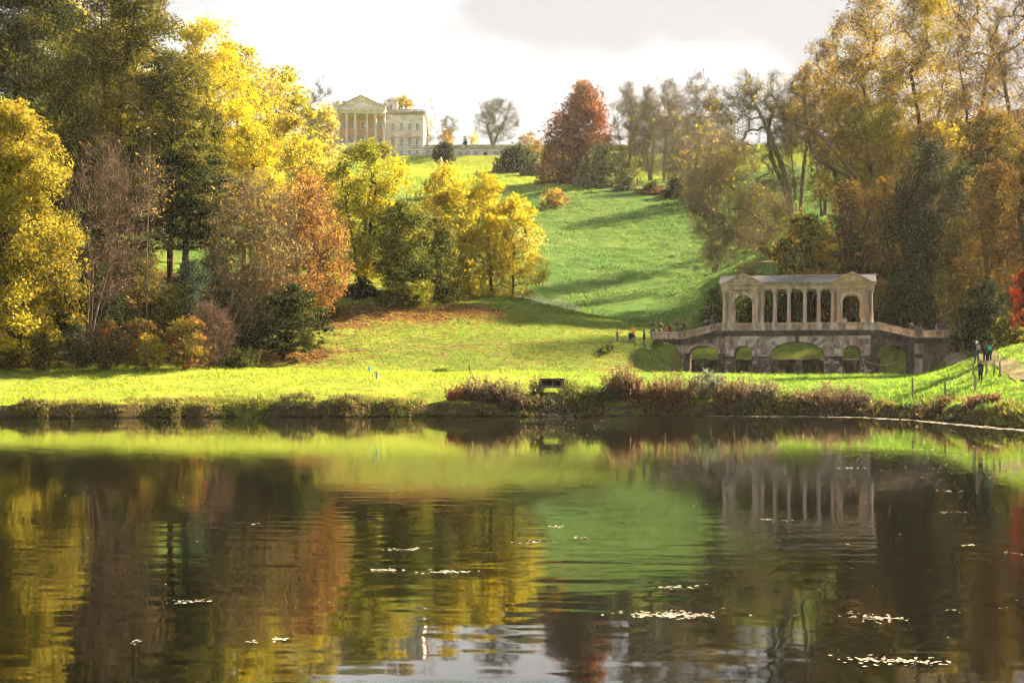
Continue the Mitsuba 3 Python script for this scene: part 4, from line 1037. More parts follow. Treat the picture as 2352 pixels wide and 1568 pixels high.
# slate roof: a ridge along the bridge and a cross gable over each pavilion
ZE, ZR = ZT + 0.68, ZT + 1.62
roof = MB()
ym = BY + 2.3
NC = 11
for sgn in (-1, 1):
    for i in range(NC):
        t0, t1 = i / NC, (i + 1.08) / NC
        ya, yb = ym + sgn * 2.72 * (1 - t0), ym + sgn * 2.72 * (1 - t1)
        za, zb = ZE + (ZR - ZE) * t0, ZE + (ZR - ZE) * t1
        q = [(-8.66, ya, za), (8.66, ya, za), (8.66, ya, za + 0.055), (-8.66, ya, za + 0.055), (-8.66, yb, zb), (8.66, yb, zb), (8.66, yb, zb + 0.02), (-8.66, yb, zb + 0.02)]
        roof.tm(hullm(q))
R_ = bp(B, 'roof', roof.mesh(), 'slate')
rid = MB()
for x in np.arange(-8.66, 8.6, 0.45):
    rid.tm(hullm([(x + a, ym + b, z) for a in (0.01, 0.44) for b, z in ((-0.14, ZR - 0.02), (0.14, ZR - 0.02), (-0.03, ZR + 0.09), (0.03, ZR + 0.09))]))
bp(R_, 'ridge_tiles', rid.mesh(), 'stone_grey', kind='stuff')
bp(R_, 'gable_end', trimesh.util.concatenate([hullm([(x + d, ym + y, z) for d in (0, 0.2) for y, z in ((-2.4, ZE + 0.02), (2.4, ZE + 0.02), (0, ZR - 0.08))]) for x in (-8.5, 8.3)]), 'stone_grey')
for s in (-1, 1):
    cx = s * 5.99
    zp0, zp1, hwid = ZT + 0.70, ZT + 1.70, 2.04
    tri = extrude_y(Polygon([(cx - hwid, zp0 + 0.003), (cx + hwid, zp0 + 0.003), (cx, zp1)]), YF - 0.2, YF + 0.3)
    P_ = bp(B, 'pediment', tri, 'stone_upper' if s < 0 else 'stone_warm')
    for t in (-1, 1):
        L = [(cx + t * (hwid + 0.06), zp0), (cx + t * (hwid + 0.06), zp0 + 0.13), (cx, zp1 + 0.14), (cx, zp1)]
        bp(P_, 'raking_cornice', extrude_y(Polygon(L), YF - 0.5, YF + 0.3), 'stone_upper' if s < 0 else 'stone_warm')
        bp(P_, 'gable_slates', hullm([(cx + t * hwid * a, y, z) for a, y, z in ((1.02, YF - 0.42, zp0 + 0.13), (0, YF - 0.42, zp1 + 0.14), (0, ym, zp1 + 0.10), (1.02, YF + 0.2, zp0 + 0.14), (1.02, YF - 0.42, zp0 + 0.16), (0, YF - 0.42, zp1 + 0.17), (0, ym, zp1 + 0.13))]), 'slate')
# stone finials
urn = [(0.24, 0), (0.24, 0.10), (0.17, 0.14), (0.08, 0.22), (0.07, 0.34), (0.12, 0.40)]


def finial(label, x, y, s=1.0, kind='ball', tilt=0.0):
    key = thing('stone_finial', label, 'stone ornament')
    z = deck_z(x) + 0.89
    prof = urn + ([(0.12, 0.40)] + [(0.30 * math.sin(a), 0.68 - 0.30 * math.cos(a)) for a in np.linspace(0.5, math.pi - 0.02, 9)] if kind == 'ball' else [(0.22, 0.46), (0.31, 0.60), (0.32, 0.72), (0.24, 0.80), (0.10, 0.78)])
    foot = lathe([(0.30, 0), (0.30, 0.16), (0.22, 0.2), (0.2, 0.26)], 12)
    body = lathe([(r * s, h * s) for r, h in prof], 14)
    body.apply_translation((0, 0, 0.24))
    if tilt:
        body.apply_transform(trimesh.transformations.rotation_matrix(tilt, (0, 1, 0), (0, 0, 0.25)))
    for nm, m in (('foot', foot), ('body', body)):
        m = m.copy()
        m.vertices += (meshkit.fbm(m.vertices * 6 + x, 3, 7)[:, None] - 0.5) * 0.06
        m.apply_translation((BX + x, y, z))
        part(key, nm, mikit.ply(m, 'stone_soot', smooth=50))


finial('chalice shaped stone finial on the outermost pier beside the lawn', -16.2, YF + 0.22, 1.0, 'urn')
finial('stone ball finial on the rear pier behind the chalice shaped one', -15.75, YB - 0.22, 0.95)
finial('large upright stone ball at the foot of the near lawn ramp', -13.45, YF + 0.22, 1.15)
finial('tilted stone urn leaning beside the large ball on the ramp pier', -12.95, YF + 0.9, 1.0, 'urn', 0.6)
finial('toppled stone urn lying on the pier at the wooded end', 13.0, YF + 0.22, 1.1, 'urn', -1.25)
finial('broken stone stub beside the toppled urn', 13.45, YF + 0.3, 0.8, 'urn')
finial('stone ball on the last red pier at the footpath', 16.2, YF + 0.22, 1.1)

# pale ropes hung across the arches
def sag(a, b, drop, n=14):
    t = np.linspace(0, 1, n)
    return a[None] * (1 - t)[:, None] + b[None] * t[:, None] - np.array([0, 0, 1.0])[None] * (4 * drop * t * (1 - t))[:, None]


def bpt(u, v, dy=0.0):
    q = at(u, v, BY)
    return np.array([q[0], YF - 0.25 + dy, q[2]])


for lab, pts in (('pale rope sagging across the mouth of the last arch', [(1981, 823), (2064, 828), 0.62]), ('loose pale rope end hanging from the pier by the last arch', [(1983, 824), (2006, 845), 0.85]), ('short loop of pale rope at the far side of the last arch', [(2064, 828), (2078, 830), 0.7])):
    k = thing('rope', lab, 'rope')
    a, b = bpt(*pts[0]), bpt(*pts[1])
    a[1] = b[1] = YF - 0.22
    v, f = path_tube(sag(a, b, pts[2]), 0.028, 5)
    scene[k] = MB().add(v, f, (0.45, 0.40, 0.31)).ply('matt', smooth=True)

# the bridge stands square to the lake's axis, turned a little against the grid
TURN = math.radians(-11)


def turned(x, y):
    c, s = math.cos(TURN), math.sin(TURN)
    return BX - 0.3 + c * (x - BX) - s * (y - BY), BY + s * (x - BX) + c * (y - BY)


RT = T().translate([BX - 0.3, BY, 0]).rotate([0, 0, 1], math.degrees(TURN)).translate([-BX, -BY, 0])
for key in list(scene):
    if key.startswith(('stone_bridge__', 'stone_finial', 'rope')):
        scene[key] = {**scene[key], 'to_world': RT @ scene[key].get('to_world', T())}

# the weir wall seen through the arches
WK = thing('weir_wall', 'stained stone wall of the cascade seen through the bridge arches', 'wall')
m = boxm(-12.4, 12.9, 181.6, 182.6, 1.8, 5.32)
m = m.subdivide().subdivide().subdivide()
m.apply_translation((BX, 0, 0))
part(WK, 'face', mikit.ply(m, 'stone_weir'))
x = -12.4
while x < 12.8:
    w = rb.uniform(0.8, 1.5)
    m = bevbox(x + 0.01, min(x + w, 12.9) - 0.01, 181.45, 182.5, 5.325, 5.50 + rb.uniform(-0.02, 0.02), 0.03)
    m.apply_translation((BX, 0, 0))
    part(WK, 'coping_stone', mikit.ply(m, rb.choice(['stone_grey', 'stone_pale', 'stone_soot'])))
    x += w
# ------------------------------------------------------------------ the house on the hill
stone_mat('house_stone', [0.66, 0.595, 0.625], [0.60, 0.535, 0.565], [0.47, 0.41, 0.43], 0.25, joints=(1.6, 0.62), streak=0.7, seed=20.0)  # stone paled so its colour carries the distance haze
stone_mat('house_shade', [0.58, 0.38, 0.24], [0.52, 0.34, 0.22], [0.42, 0.27, 0.17], 0.2, seed=21.0)
stone_mat('house_column', [0.62, 0.555, 0.56], [0.54, 0.48, 0.485], [0.40, 0.35, 0.35], 0.3, streak=0.8, seed=22.0)
stone_mat('house_soot', [0.38, 0.345, 0.325], [0.30, 0.27, 0.25], [0.19, 0.175, 0.165], 0.4, seed=23.0)
scene['white_paint'] = {'type': 'twosided', 'bsdf': {'type': 'principled', 'base_color': rgb(0.72, 0.71, 0.68), 'roughness': 0.4}}
scene['window_glass'] = {'type': 'principled', 'base_color': rgb(0.07, 0.08, 0.09), 'roughness': 0.12, 'specular': 0.7}
HD = 505.0
HX = ux(832.8, HD)
hz = lambda v: vz(v, HD)
hx = lambda u: ux(u, HD) - HX
HS = thing('country_house', 'pale stone country house with a six column portico on the hill top', 'house')


def hp(owner, name, mesh, mat, smooth=False, label=None, kind=None):
    mesh = mesh.copy()
    mesh.apply_translation((HX, HD, 0))
    return part(owner, name, mikit.ply(mesh, mat, smooth=smooth), label, kind)


HW = 20.7
z0, zb, zc, ze, zt = 77.5, hz(340), hz(264), hz(256.5), hz(252)
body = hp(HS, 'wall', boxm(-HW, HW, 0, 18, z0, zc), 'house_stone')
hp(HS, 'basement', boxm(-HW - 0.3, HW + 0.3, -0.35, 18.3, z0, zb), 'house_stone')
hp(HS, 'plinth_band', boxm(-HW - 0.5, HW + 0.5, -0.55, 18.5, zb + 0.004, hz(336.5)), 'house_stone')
c = hp(HS, 'cornice', trimesh.util.concatenate([boxm(-HW - 0.4, HW + 0.4, -0.4, 18.4, zc + 0.003, zc + 0.5), boxm(-HW - 0.9, HW + 0.9, -0.9, 18.9, zc + 0.503, ze)]), 'house_soot')
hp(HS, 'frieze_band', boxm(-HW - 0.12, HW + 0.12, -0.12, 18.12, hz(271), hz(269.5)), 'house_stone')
# parapet balustrade
for a, b in ((8.2, HW), (-HW, -8.2)):
    k = hp(HS, 'parapet', boxm(a, b, -0.3, 0.2, ze + 0.003, ze + 0.16), 'house_soot')
    hp(k, 'rail', boxm(a, b, -0.32, 0.22, zt - 0.14, zt + 0.02), 'house_soot')
    n = int((b - a) / 0.34)
    for i in range(n):
        x = a + (b - a) * (i + 0.5) / n
        if i % 11 == 5 or i in (0, n - 1):
            hp(k, 'pier', boxm(x - 0.35, x + 0.35, -0.31, 0.21, ze + 0.16, zt - 0.14), 'house_soot')
        else:
            hp(k, 'baluster', hullm([(x + p, y, z) for p in (-0.08, 0.08) for y in (-0.12, 0.02) for z in (ze + 0.16, zt - 0.14)]), 'house_soot')
# portico
PW, PY = 52 * HD / (F * 2352), -5.2
zpe0, zpe1 = hz(266.5), hz(255)
hp(HS, 'portico_floor', boxm(-PW - 0.5, PW + 0.5, PY - 0.7, -0.36, z0, hz(334)), 'house_stone')
ce = hp(HS, 'portico_entablature', boxm(-PW, PW, PY - 0.45, 0.01, zpe0, zpe0 + 0.85), 'house_column')
hp(ce, 'portico_cornice', boxm(-PW - 0.45, PW + 0.45, PY - 0.95, 0.012, zpe0 + 0.853, zpe1), 'house_column')
tri = Polygon([(-PW - 0.3, zpe1 + 0.003), (PW + 0.3, zpe1 + 0.003), (0, hz(228.5))])
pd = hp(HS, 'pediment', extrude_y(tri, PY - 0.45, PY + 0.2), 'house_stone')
for t in (-1, 1):
    hp(pd, 'raking_cornice', extrude_y(Polygon([(t * (PW + 0.6), zpe1), (t * (PW + 0.6), zpe1 + 0.5), (0, hz(225.0)), (0, hz(228.5))]), PY - 0.95, PY + 0.1), 'house_column')
    hp(pd, 'gable_roof', hullm([(0, y, hz(225.3)) for y in (PY + 0.1, 8)] + [(t * (PW + 0.5), y, zpe1 + 0.3) for y in (PY + 0.1, 8)] + [(0, y, hz(226.5)) for y in (PY + 0.1, 8)] + [(t * (PW + 0.5), y, zpe1 + 0.1) for y in (PY + 0.1, 8)]), 'slate')
hcol = lathe([(0.62, 0), (0.62, 0.15), (0.52, 0.25), (0.46, 0.4)] + [(0.46 - 0.07 * t ** 1.6, 0.4 + (zpe0 - hz(334) - 1.5) * t) for t in np.linspace(0.1, 1, 7)] + [(0.40, zpe0 - hz(334) - 1.0), (0.50, zpe0 - hz(334) - 0.7), (0.62, zpe0 - hz(334) - 0.3), (0.62, zpe0 - hz(334) - 0.02)], 16)
for u in (780.5, 800, 819.7, 845.9, 865.6, 885.1):
    m = hcol.copy()
    m.apply_translation((hx(u), PY + 0.2, hz(334)))
    hp(HS, 'column', m, 'house_column', smooth=40)
hp(HS, 'portico_back_wall', boxm(-PW, PW, -0.18, -0.02, hz(334), zpe0), 'house_shade')


def window(owner, x, zlo, zhi, w, y=-0.02, hood=None, arch=False, bars=(3, 4)):
    fr = MB()
    a, b = x - w / 2, x + w / 2
    for q in ((a - 0.16, a, zlo - 0.1, zhi + 0.16), (b, b + 0.16, zlo - 0.1, zhi + 0.16), (a, b, zhi, zhi + 0.16), (a, b, zlo - 0.1, zlo)):
        fr.box(q[0], q[1], y - 0.14, y + 0.02, q[2], q[3])
    k = hp(owner, 'window', fr.mesh(), 'white_paint')
    hp(k, 'pane', boxm(a, b, y - 0.05, y + 0.0, zlo, zhi), 'window_glass')
    for i in range(1, bars[0]):
        xx = a + (b - a) * i / bars[0]
        hp(k, 'glazing_bar', boxm(xx - 0.035, xx + 0.035, y - 0.09, y - 0.055, zlo, zhi), 'white_paint')
    for i in range(1, bars[1]):
        zz = zlo + (zhi - zlo) * i / bars[1]
        hp(k, 'glazing_bar', boxm(a, b, y - 0.092, y - 0.057, zz - 0.035, zz + 0.035), 'white_paint')
    hp(k, 'sill', boxm(a - 0.3, b + 0.3, y - 0.4, y + 0.02, zlo - 0.34, zlo - 0.104), 'house_stone')
    if hood == 'segment':
        t = np.linspace(0.55, math.pi - 0.55, 12)
        o = [(x + 1.25 * math.cos(q) / math.cos(0.55) * 0.85, zhi + 0.35 + 1.1 * (math.sin(q) - math.sin(0.55))) for q in t]
        hp(k, 'hood', trimesh.util.concatenate([extrude_y(Polygon(o), y - 0.55, y + 0.01), boxm(x - 1.2, x + 1.2, y - 0.62, y + 0.01, zhi + 0.26, zhi + 0.40)]), 'house_shade')
    if hood == 'triangle':
        hp(k, 'hood', trimesh.util.concatenate([extrude_y(Polygon([(x - 1.2, zhi + 0.403), (x + 1.2, zhi + 0.403), (x, zhi + 1.0)]), y - 0.55, y + 0.01), boxm(x - 1.2, x + 1.2, y - 0.62, y + 0.01, zhi + 0.26, zhi + 0.40)]), 'house_shade')


for i, u in enumerate((902.6, 921.6, 940.3, 959.4)):
    for s in (1, -1):
        x = s * hx(u)
        window(HS, x, hz(298.5), hz(283.5), 1.15)
        window(HS, x, hz(333.2), hz(318), 1.15, hood='segment' if i % 2 else 'triangle')
        if i: window(HS, x, hz(353), hz(346), 1.1, y=-0.37, bars=(3, 2))
for u in (791, 808.5, 832.8, 857, 874.6):
    window(HS, hx(u), hz(295), hz(280.5), 1.1, y=-0.2)
    window(HS, hx(u), hz(333), hz(316), 1.1, y=-0.2, hood='triangle')
rf = hp(HS, 'roof', hullm([(x, y, ze) for x in (-HW + 1, HW - 1) for y in (1, 17)] + [(x, y, hz(244)) for x in (-13, 13) for y in (6, 12)]), 'slate')
for u, w, v, y in ((786, 1.1, 227, 6), (848.5, 1.0, 228, 9), (905, 1.5, 229, 4)):
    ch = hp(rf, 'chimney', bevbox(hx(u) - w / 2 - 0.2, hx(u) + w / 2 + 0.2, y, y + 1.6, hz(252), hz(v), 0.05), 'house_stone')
    hp(ch, 'chimney_cap', bevbox(hx(u) - w / 2 - 0.35, hx(u) + w / 2 + 0.35, y - 0.15, y + 1.75, hz(v) + 0.003, hz(v) + 0.35, 0.05), 'house_soot')

# ---- terrace wall running from the house
TW = thing('terrace_wall', 'long stone retaining wall with half round openings and a balustrade beside the house', 'wall')
ta, tb = HX + HW + 0.35, ux(1172, HD)
tz0, tz1, tz2, tz3 = 77.3, hz(343.5), hz(341.2), hz(334.5)


def tp(owner, name, mesh, mat, **k):
    return part(owner, name, mikit.ply(mesh, mat), **k)


wallp = rect(ta, tb, tz0, tz1)
luns = [ux(u, HD) for u in (984, 1056, 1074, 1092, 1139, 1157)]
for x in luns:
    wallp = wallp.difference(arch_poly(x, 0.78, 77, hz(355), hz(348)))
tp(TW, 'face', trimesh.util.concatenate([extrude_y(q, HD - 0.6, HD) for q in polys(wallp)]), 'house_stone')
for x in luns:
    k = tp(TW, 'lunette', extrude_y(arch_poly(x, 0.78, hz(358.5), hz(355), hz(348)), HD - 0.3, HD - 0.22), 'window_glass')
    for t in (-0.4, 0, 0.4):
        tp(k, 'bar', boxm(x + t - 0.05, x + t + 0.05, HD - 0.38, HD - 0.31, hz(358.5), hz(349.5)), 'white_paint')
tp(TW, 'coping', boxm(ta, tb, HD - 1.0, HD + 0.2, tz1 + 0.003, tz2), 'house_soot')
k = tp(TW, 'balustrade', boxm(ta, tb, HD - 0.7, HD - 0.2, tz2 + 0.003, tz2 + 0.14), 'house_soot')
tp(k, 'rail', boxm(ta, tb, HD - 0.75, HD - 0.15, tz3 - 0.16, tz3), 'house_soot')
n = int((tb - ta) / 0.42)
rest = MB()
for i in range(n):
    x = ta + (tb - ta) * (i + 0.5) / n
    if i % 9 == 4:
        tp(k, 'pier', boxm(x - 0.4, x + 0.4, HD - 0.72, HD - 0.18, tz2 + 0.14, tz3 - 0.16), 'house_stone')
    else:
        tp(k, 'baluster', hullm([(x + p, y, z) for p in (-0.1, 0.1) for y in (HD - 0.55, HD - 0.35) for z in (tz2 + 0.14, tz3 - 0.16)]), 'house_stone')
gxm = ux(1115, HD)
g = tp(TW, 'gateway', trimesh.util.concatenate([boxm(gxm - 1.7, gxm + 1.7, HD - 0.95, HD - 0.605, tz0, tz1 - 0.05)]), 'house_stone')
tp(g, 'gate_pediment', extrude_y(Polygon([(gxm - 2.1, tz1 - 0.04), (gxm + 2.1, tz1 - 0.04), (gxm, hz(337))]), HD - 1.25, HD - 0.75), 'house_soot')
tp(g, 'doorway', extrude_y(arch_poly(gxm, 0.7, tz0, hz(355), hz(350)), HD - 1.0, HD - 0.97), 'stone_dark')
# urn on a pedestal before the clipped yew
k = thing('garden_urn', 'pale stone urn on a tall pedestal in front of the round yew', 'urn')
bx_, bz_ = ux(1013, 474), gz(ux(1013, 474), 474)
for nm, prof in (('pedestal', [(0.75, -0.5), (0.75, 0.2), (0.55, 0.3), (0.55, 1.5), (0.7, 1.6), (0.7, 1.8)]), ('urn', [(0.3, 1.8), (0.18, 2.0), (0.5, 2.4), (0.62, 2.8), (0.4, 3.2), (0.25, 3.4), (0.28, 3.6), (0.05, 3.9)])):
    m = lathe(prof, 12)
    m.apply_translation((bx_, 474, bz_))
    part(k, nm, mikit.ply(m, 'stone_pale', smooth=40))
# ---- the far range behind the bare trees
RD = 480.0
rz = lambda v: vz(v, RD)
k = thing('far_range', 'long low stone building with a silvery roof behind the grey bare trees', 'building')
xa, xb_ = ux(1500, RD), ux(1690, RD)
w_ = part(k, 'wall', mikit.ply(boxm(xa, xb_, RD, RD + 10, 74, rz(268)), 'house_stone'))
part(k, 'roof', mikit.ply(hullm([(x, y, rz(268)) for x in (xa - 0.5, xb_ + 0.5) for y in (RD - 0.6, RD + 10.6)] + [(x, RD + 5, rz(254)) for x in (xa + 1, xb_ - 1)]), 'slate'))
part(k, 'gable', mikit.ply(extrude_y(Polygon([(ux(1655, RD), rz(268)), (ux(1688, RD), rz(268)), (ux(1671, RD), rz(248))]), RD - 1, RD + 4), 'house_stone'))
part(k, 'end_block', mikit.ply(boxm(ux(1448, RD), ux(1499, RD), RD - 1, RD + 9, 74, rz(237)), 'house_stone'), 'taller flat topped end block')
for i in range(9):
    x = xa + (xb_ - xa) * (i + 0.5) / 9
    wk = part(k, 'window', mikit.ply(boxm(x - 0.75, x + 0.75, RD - 0.12, RD - 0.004, rz(288), rz(276)), 'white_paint'))
    part(wk, 'pane', mikit.ply(boxm(x - 0.6, x + 0.6, RD - 0.15, RD - 0.124, rz(287.2), rz(276.8)), 'window_glass'))
# ------------------------------------------------------------------ paths
def ribbon(pts, widths, lift, step=0.5):
    p = np.array([at(*q)[:2] for q in pts])
    L = np.concatenate([[0], np.cumsum(np.linalg.norm(np.diff(p, axis=0), axis=1))])
    s = np.arange(0, L[-1], step)
    c = np.stack([np.interp(s, L, p[:, 0]), np.interp(s, L, p[:, 1])], 1)
    for _ in range(6):
        c[1:-1] = (c[:-2] + 2 * c[1:-1] + c[2:]) / 4
    w = np.interp(s, L, widths)
    w = w * (0.75 + 0.5 * meshkit.noise(np.stack([s * 0.5, s * 0, s * 0], 1), 3))
    d = np.gradient(c, axis=0)
    n = np.stack([-d[:, 1], d[:, 0]], 1)
    n /= np.linalg.norm(n, axis=1, keepdims=True)
    rows = []
    for k in np.linspace(-0.5, 0.5, 7):
        q = c + n * (w * k)[:, None]
        rows.append(np.column_stack([q, gz(q[:, 0], q[:, 1]) + lift]))
    v = np.stack(rows, 1).reshape(-1, 3)
    m = len(s)
    i = (np.arange(m - 1)[:, None] * 7 + np.arange(6)[None]).ravel()
    f = np.vstack([np.stack([i, i + 7, i + 8], 1), np.stack([i, i + 8, i + 1], 1)])
    return v, f[:, ::-1]


def dirt_fn(p, n, uv):
    a = mikit.fbm(p.x * 1.3, p.y * 1.3, 0.0, 4)
    return mikit.mix([0.22, 0.18, 0.14], [0.14, 0.112, 0.085], mikit.smoothstep(0.35, 0.65, a))


scene['dirt'] = {'type': 'twosided', 'bsdf': {'type': 'diffuse', 'reflectance': mikit.proc(dirt_fn)}}
scene['dirt_dark'] = {'type': 'twosided', 'bsdf': {'type': 'diffuse', 'reflectance': mikit.proc(lambda p, n, uv: mikit.mix([0.15, 0.13, 0.06], [0.085, 0.07, 0.04], mikit.smoothstep(0.35, 0.65, mikit.fbm(p.x * 1.3, p.y * 1.3, 0.0, 4))))}}
scene['foot_path'] = mikit.ply(ribbon([(2176, 783, 163), (2197, 791, 156), (2208, 800, 148), (2232, 807, 138), (2266, 815, 128), (2302, 825, 121), (2336, 837, 115), (2372, 850, 109), (2480, 870, 100)], [1.2, 1.6, 1.7, 1.4, 1.4, 1.5, 1.8, 2.4, 2.6], 0.09), 'dirt', smooth=True)
labels['foot_path'] = {'label': 'pale gravel footpath climbing past the end of the bridge', 'kind': 'structure'}
scene['worn_path'] = mikit.ply(ribbon([(560, 812, 150), (700, 804, 152), (900, 801, 155), (1000, 799, 157), (1100, 796, 159), (1250, 791, 161), (1400, 786, 164)], [0.1, 0.45, 0.5, 0.35, 0.5, 0.4, 0.1], 0.02), 'dirt_dark', smooth=True)
labels['worn_path'] = {'label': 'thin worn earth path along the grass slope', 'kind': 'structure'}

# ------------------------------------------------------------------ grass
rg = np.random.default_rng(77)
GRASS = np.array([(0.245, 0.335, 0.035), (0.22, 0.31, 0.035), (0.275, 0.345, 0.04), (0.18, 0.265, 0.03), (0.31, 0.325, 0.06)])


def blades(x, y, h, w, cols, lean=0.5, wts=None):
    n = len(x)
    z = gz(x, y)
    a = rg.uniform(0, np.pi, n)
    hh = h * rg.uniform(0.5, 1.4, n)
    ww = w * rg.uniform(0.6, 1.3, n)
    d = np.stack([np.cos(a), np.sin(a), 0 * a], 1) * (ww / 2)[:, None]
    b = np.stack([x, y, z - 0.03], 1)
    t = b + np.stack([rg.normal(0, lean, n) * hh, rg.normal(0, lean, n) * hh, hh + 0.03], 1)
    v = np.stack([b - d, b + d, t], 1).reshape(-1, 3)
    c = cols[rg.choice(len(cols), n, p=wts)] * rg.uniform(0.7, 1.2, (n, 1))
    return v, np.arange(3 * n).reshape(-1, 3), np.repeat(c, 3, 0)


def scatter(n, x0, x1, y0, y1):
    return rg.uniform(x0, x1, n), rg.uniform(y0, y1, n)


def lawn_mask(x, y):
    ok = gz(x, y) > 0.5
    wood = (x < -26) & (y > 144) & (y < 205)
    wood |= (x > 47 + (y - 170) * 0.16) & (y > 140)
    for cx, cy, r in LITTER:
        wood |= np.hypot((x - cx) / r, (y - cy) / r * 1.3) < 0.75 + 0.3 * rg.random(len(x))
    bridge = (np.abs(x - BX) < 16.7) & (y > 165.5) & (y < 171)
    return ok & ~wood & ~bridge


g = MB()
x, y = scatter(52000, -44, 44, 114, 145)
clump_ = meshkit.fbm(np.stack([x * 0.5, y * 0.5, 0 * x], 1), 3, 5)
k = lawn_mask(x, y) & (rg.random(len(x)) < np.clip(clump_ * 2.2 - 0.35, 0.12, 1))
sl = sstep(0.33, 0.62, clump_[k])
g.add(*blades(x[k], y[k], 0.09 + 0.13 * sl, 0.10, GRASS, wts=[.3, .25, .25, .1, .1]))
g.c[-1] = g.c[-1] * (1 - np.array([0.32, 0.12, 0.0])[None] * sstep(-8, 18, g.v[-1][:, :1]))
x, y = scatter(16000, 30, 50, 86, 135)
k = lawn_mask(x, y)
g.add(*blades(x[k], y[k], 0.18, 0.10, GRASS * [0.85, 1, 1], wts=[.3, .3, .1, .25, .05]))
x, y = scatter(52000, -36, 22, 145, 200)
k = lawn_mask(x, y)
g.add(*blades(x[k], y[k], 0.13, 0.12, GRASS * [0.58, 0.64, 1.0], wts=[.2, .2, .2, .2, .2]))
g.c[-1] = g.c[-1] * (1 - 0.3 * sstep(146, 149, g.v[-1][:, 1:2]) * (1 - sstep(159, 165, g.v[-1][:, 1:2])))  # blades on the slope foot darkened, its shade painted in
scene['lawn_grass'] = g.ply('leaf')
labels['lawn_grass'] = {'label': 'short bright grass of the banks and the near slope', 'kind': 'stuff', 'category': 'grass'}
g = MB()
x, y = scatter(60000, -10, 62, 184, 345)
x = np.where(rg.random(len(x)) < 0.25, x - 8, x)
cl = meshkit.fbm(np.stack([x * 0.16, y * 0.34, 0 * x], 1), 4, 15)
k = lawn_mask(x, y) & (rg.random(len(x)) < np.clip((cl - 0.36) * 5, 0.05, 1))
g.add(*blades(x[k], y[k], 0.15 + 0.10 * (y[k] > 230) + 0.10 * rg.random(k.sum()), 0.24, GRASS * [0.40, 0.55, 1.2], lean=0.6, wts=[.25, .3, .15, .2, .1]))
x, y = scatter(9000, -40, 20, 345, 500)
k = lawn_mask(x, y)
g.add(*blades(x[k], y[k], 0.35, 0.35, GRASS, lean=0.6, wts=[.3, .3, .2, .1, .1]))
scene['field_grass'] = g.ply('leaf')
labels['field_grass'] = {'label': 'rough tussocky grass of the far sloping field', 'kind': 'stuff', 'category': 'grass'}
# fallen leaves under the trees of the slope
lx, ly = [], []
for cx, cy, r in LITTER:
    m = int(240 * r)
    q = rg.normal(0, 0.55, (m, 2)) * r
    lx.append(cx + q[:, 0]); ly.append(cy + q[:, 1] * 0.8)
q = scatter(2600, -22, 14, 152, 178)
lx.append(q[0]); ly.append(q[1])
lx, ly = np.concatenate(lx), np.concatenate(ly)
pos = np.stack([lx, ly, gz(lx, ly) + 0.04 + 0.05 * rg.random(len(lx))], 1)
v, f = leaf_cards(rg, pos, 0.17, 1.3, up=3.0)
cols = np.array([(0.25, 0.13, 0.045), (0.19, 0.10, 0.04), (0.28, 0.18, 0.05), (0.14, 0.085, 0.045), (0.32, 0.23, 0.06)])
scene['fallen_leaves'] = MB().add(v, f, np.repeat(cols[rg.choice(5, len(pos))], 3, 0)).ply('leaf')
labels['fallen_leaves'] = {'label': 'russet fallen leaves scattered under the ridge trees', 'kind': 'stuff', 'category': 'leaves'}

# ------------------------------------------------------------------ growth along the water's edge
shore = LineString([p for p in SHORE[2:-3]])
L = shore.length
s_ = rg.uniform(0, L, 24000)
px = np.array([shore.interpolate(t).coords[0] for t in np.linspace(0, L, 600)])
sx, sy = np.interp(s_, np.linspace(0, L, 600), px[:, 0]), np.interp(s_, np.linspace(0, L, 600), px[:, 1])
off = rg.uniform(-0.6, 2.2, len(s_))
right = sx > 30.4
x, y = np.where(right, sx + off, sx), np.where(right, sy, sy + off)
thick = meshkit.fbm(np.stack([x * 0.35, y * 0.35, 0 * x], 1), 3, 9)
k = (gz(x, y) > -0.05) & (thick > 0.36)
EDGE = np.array([(0.20, 0.15, 0.06), (0.14, 0.10, 0.045), (0.26, 0.22, 0.07), (0.12, 0.15, 0.03), (0.20, 0.24, 0.04)])
scene['bank_weeds'] = MB().add(*blades(x[k], y[k], 0.22 + 0.45 * (thick[k] - 0.42), 0.09, EDGE, lean=0.55, wts=[.25, .2, .15, .25, .15])).ply('leaf')
labels['bank_weeds'] = {'label': 'ragged dead grass and weeds fringing the far waterline', 'kind': 'stuff', 'category': 'weeds'}
WEED_B = [((0.17, 0.085, 0.045), 4), ((0.12, 0.07, 0.04), 4), ((0.22, 0.13, 0.06), 2)]
WEED_P = [((0.13, 0.085, 0.07), 4), ((0.10, 0.065, 0.05), 3), ((0.17, 0.13, 0.07), 2), ((0.09, 0.10, 0.03), 1)]
WEED_G = [((0.13, 0.14, 0.045), 4), ((0.10, 0.10, 0.035), 3), ((0.19, 0.17, 0.06), 2)]


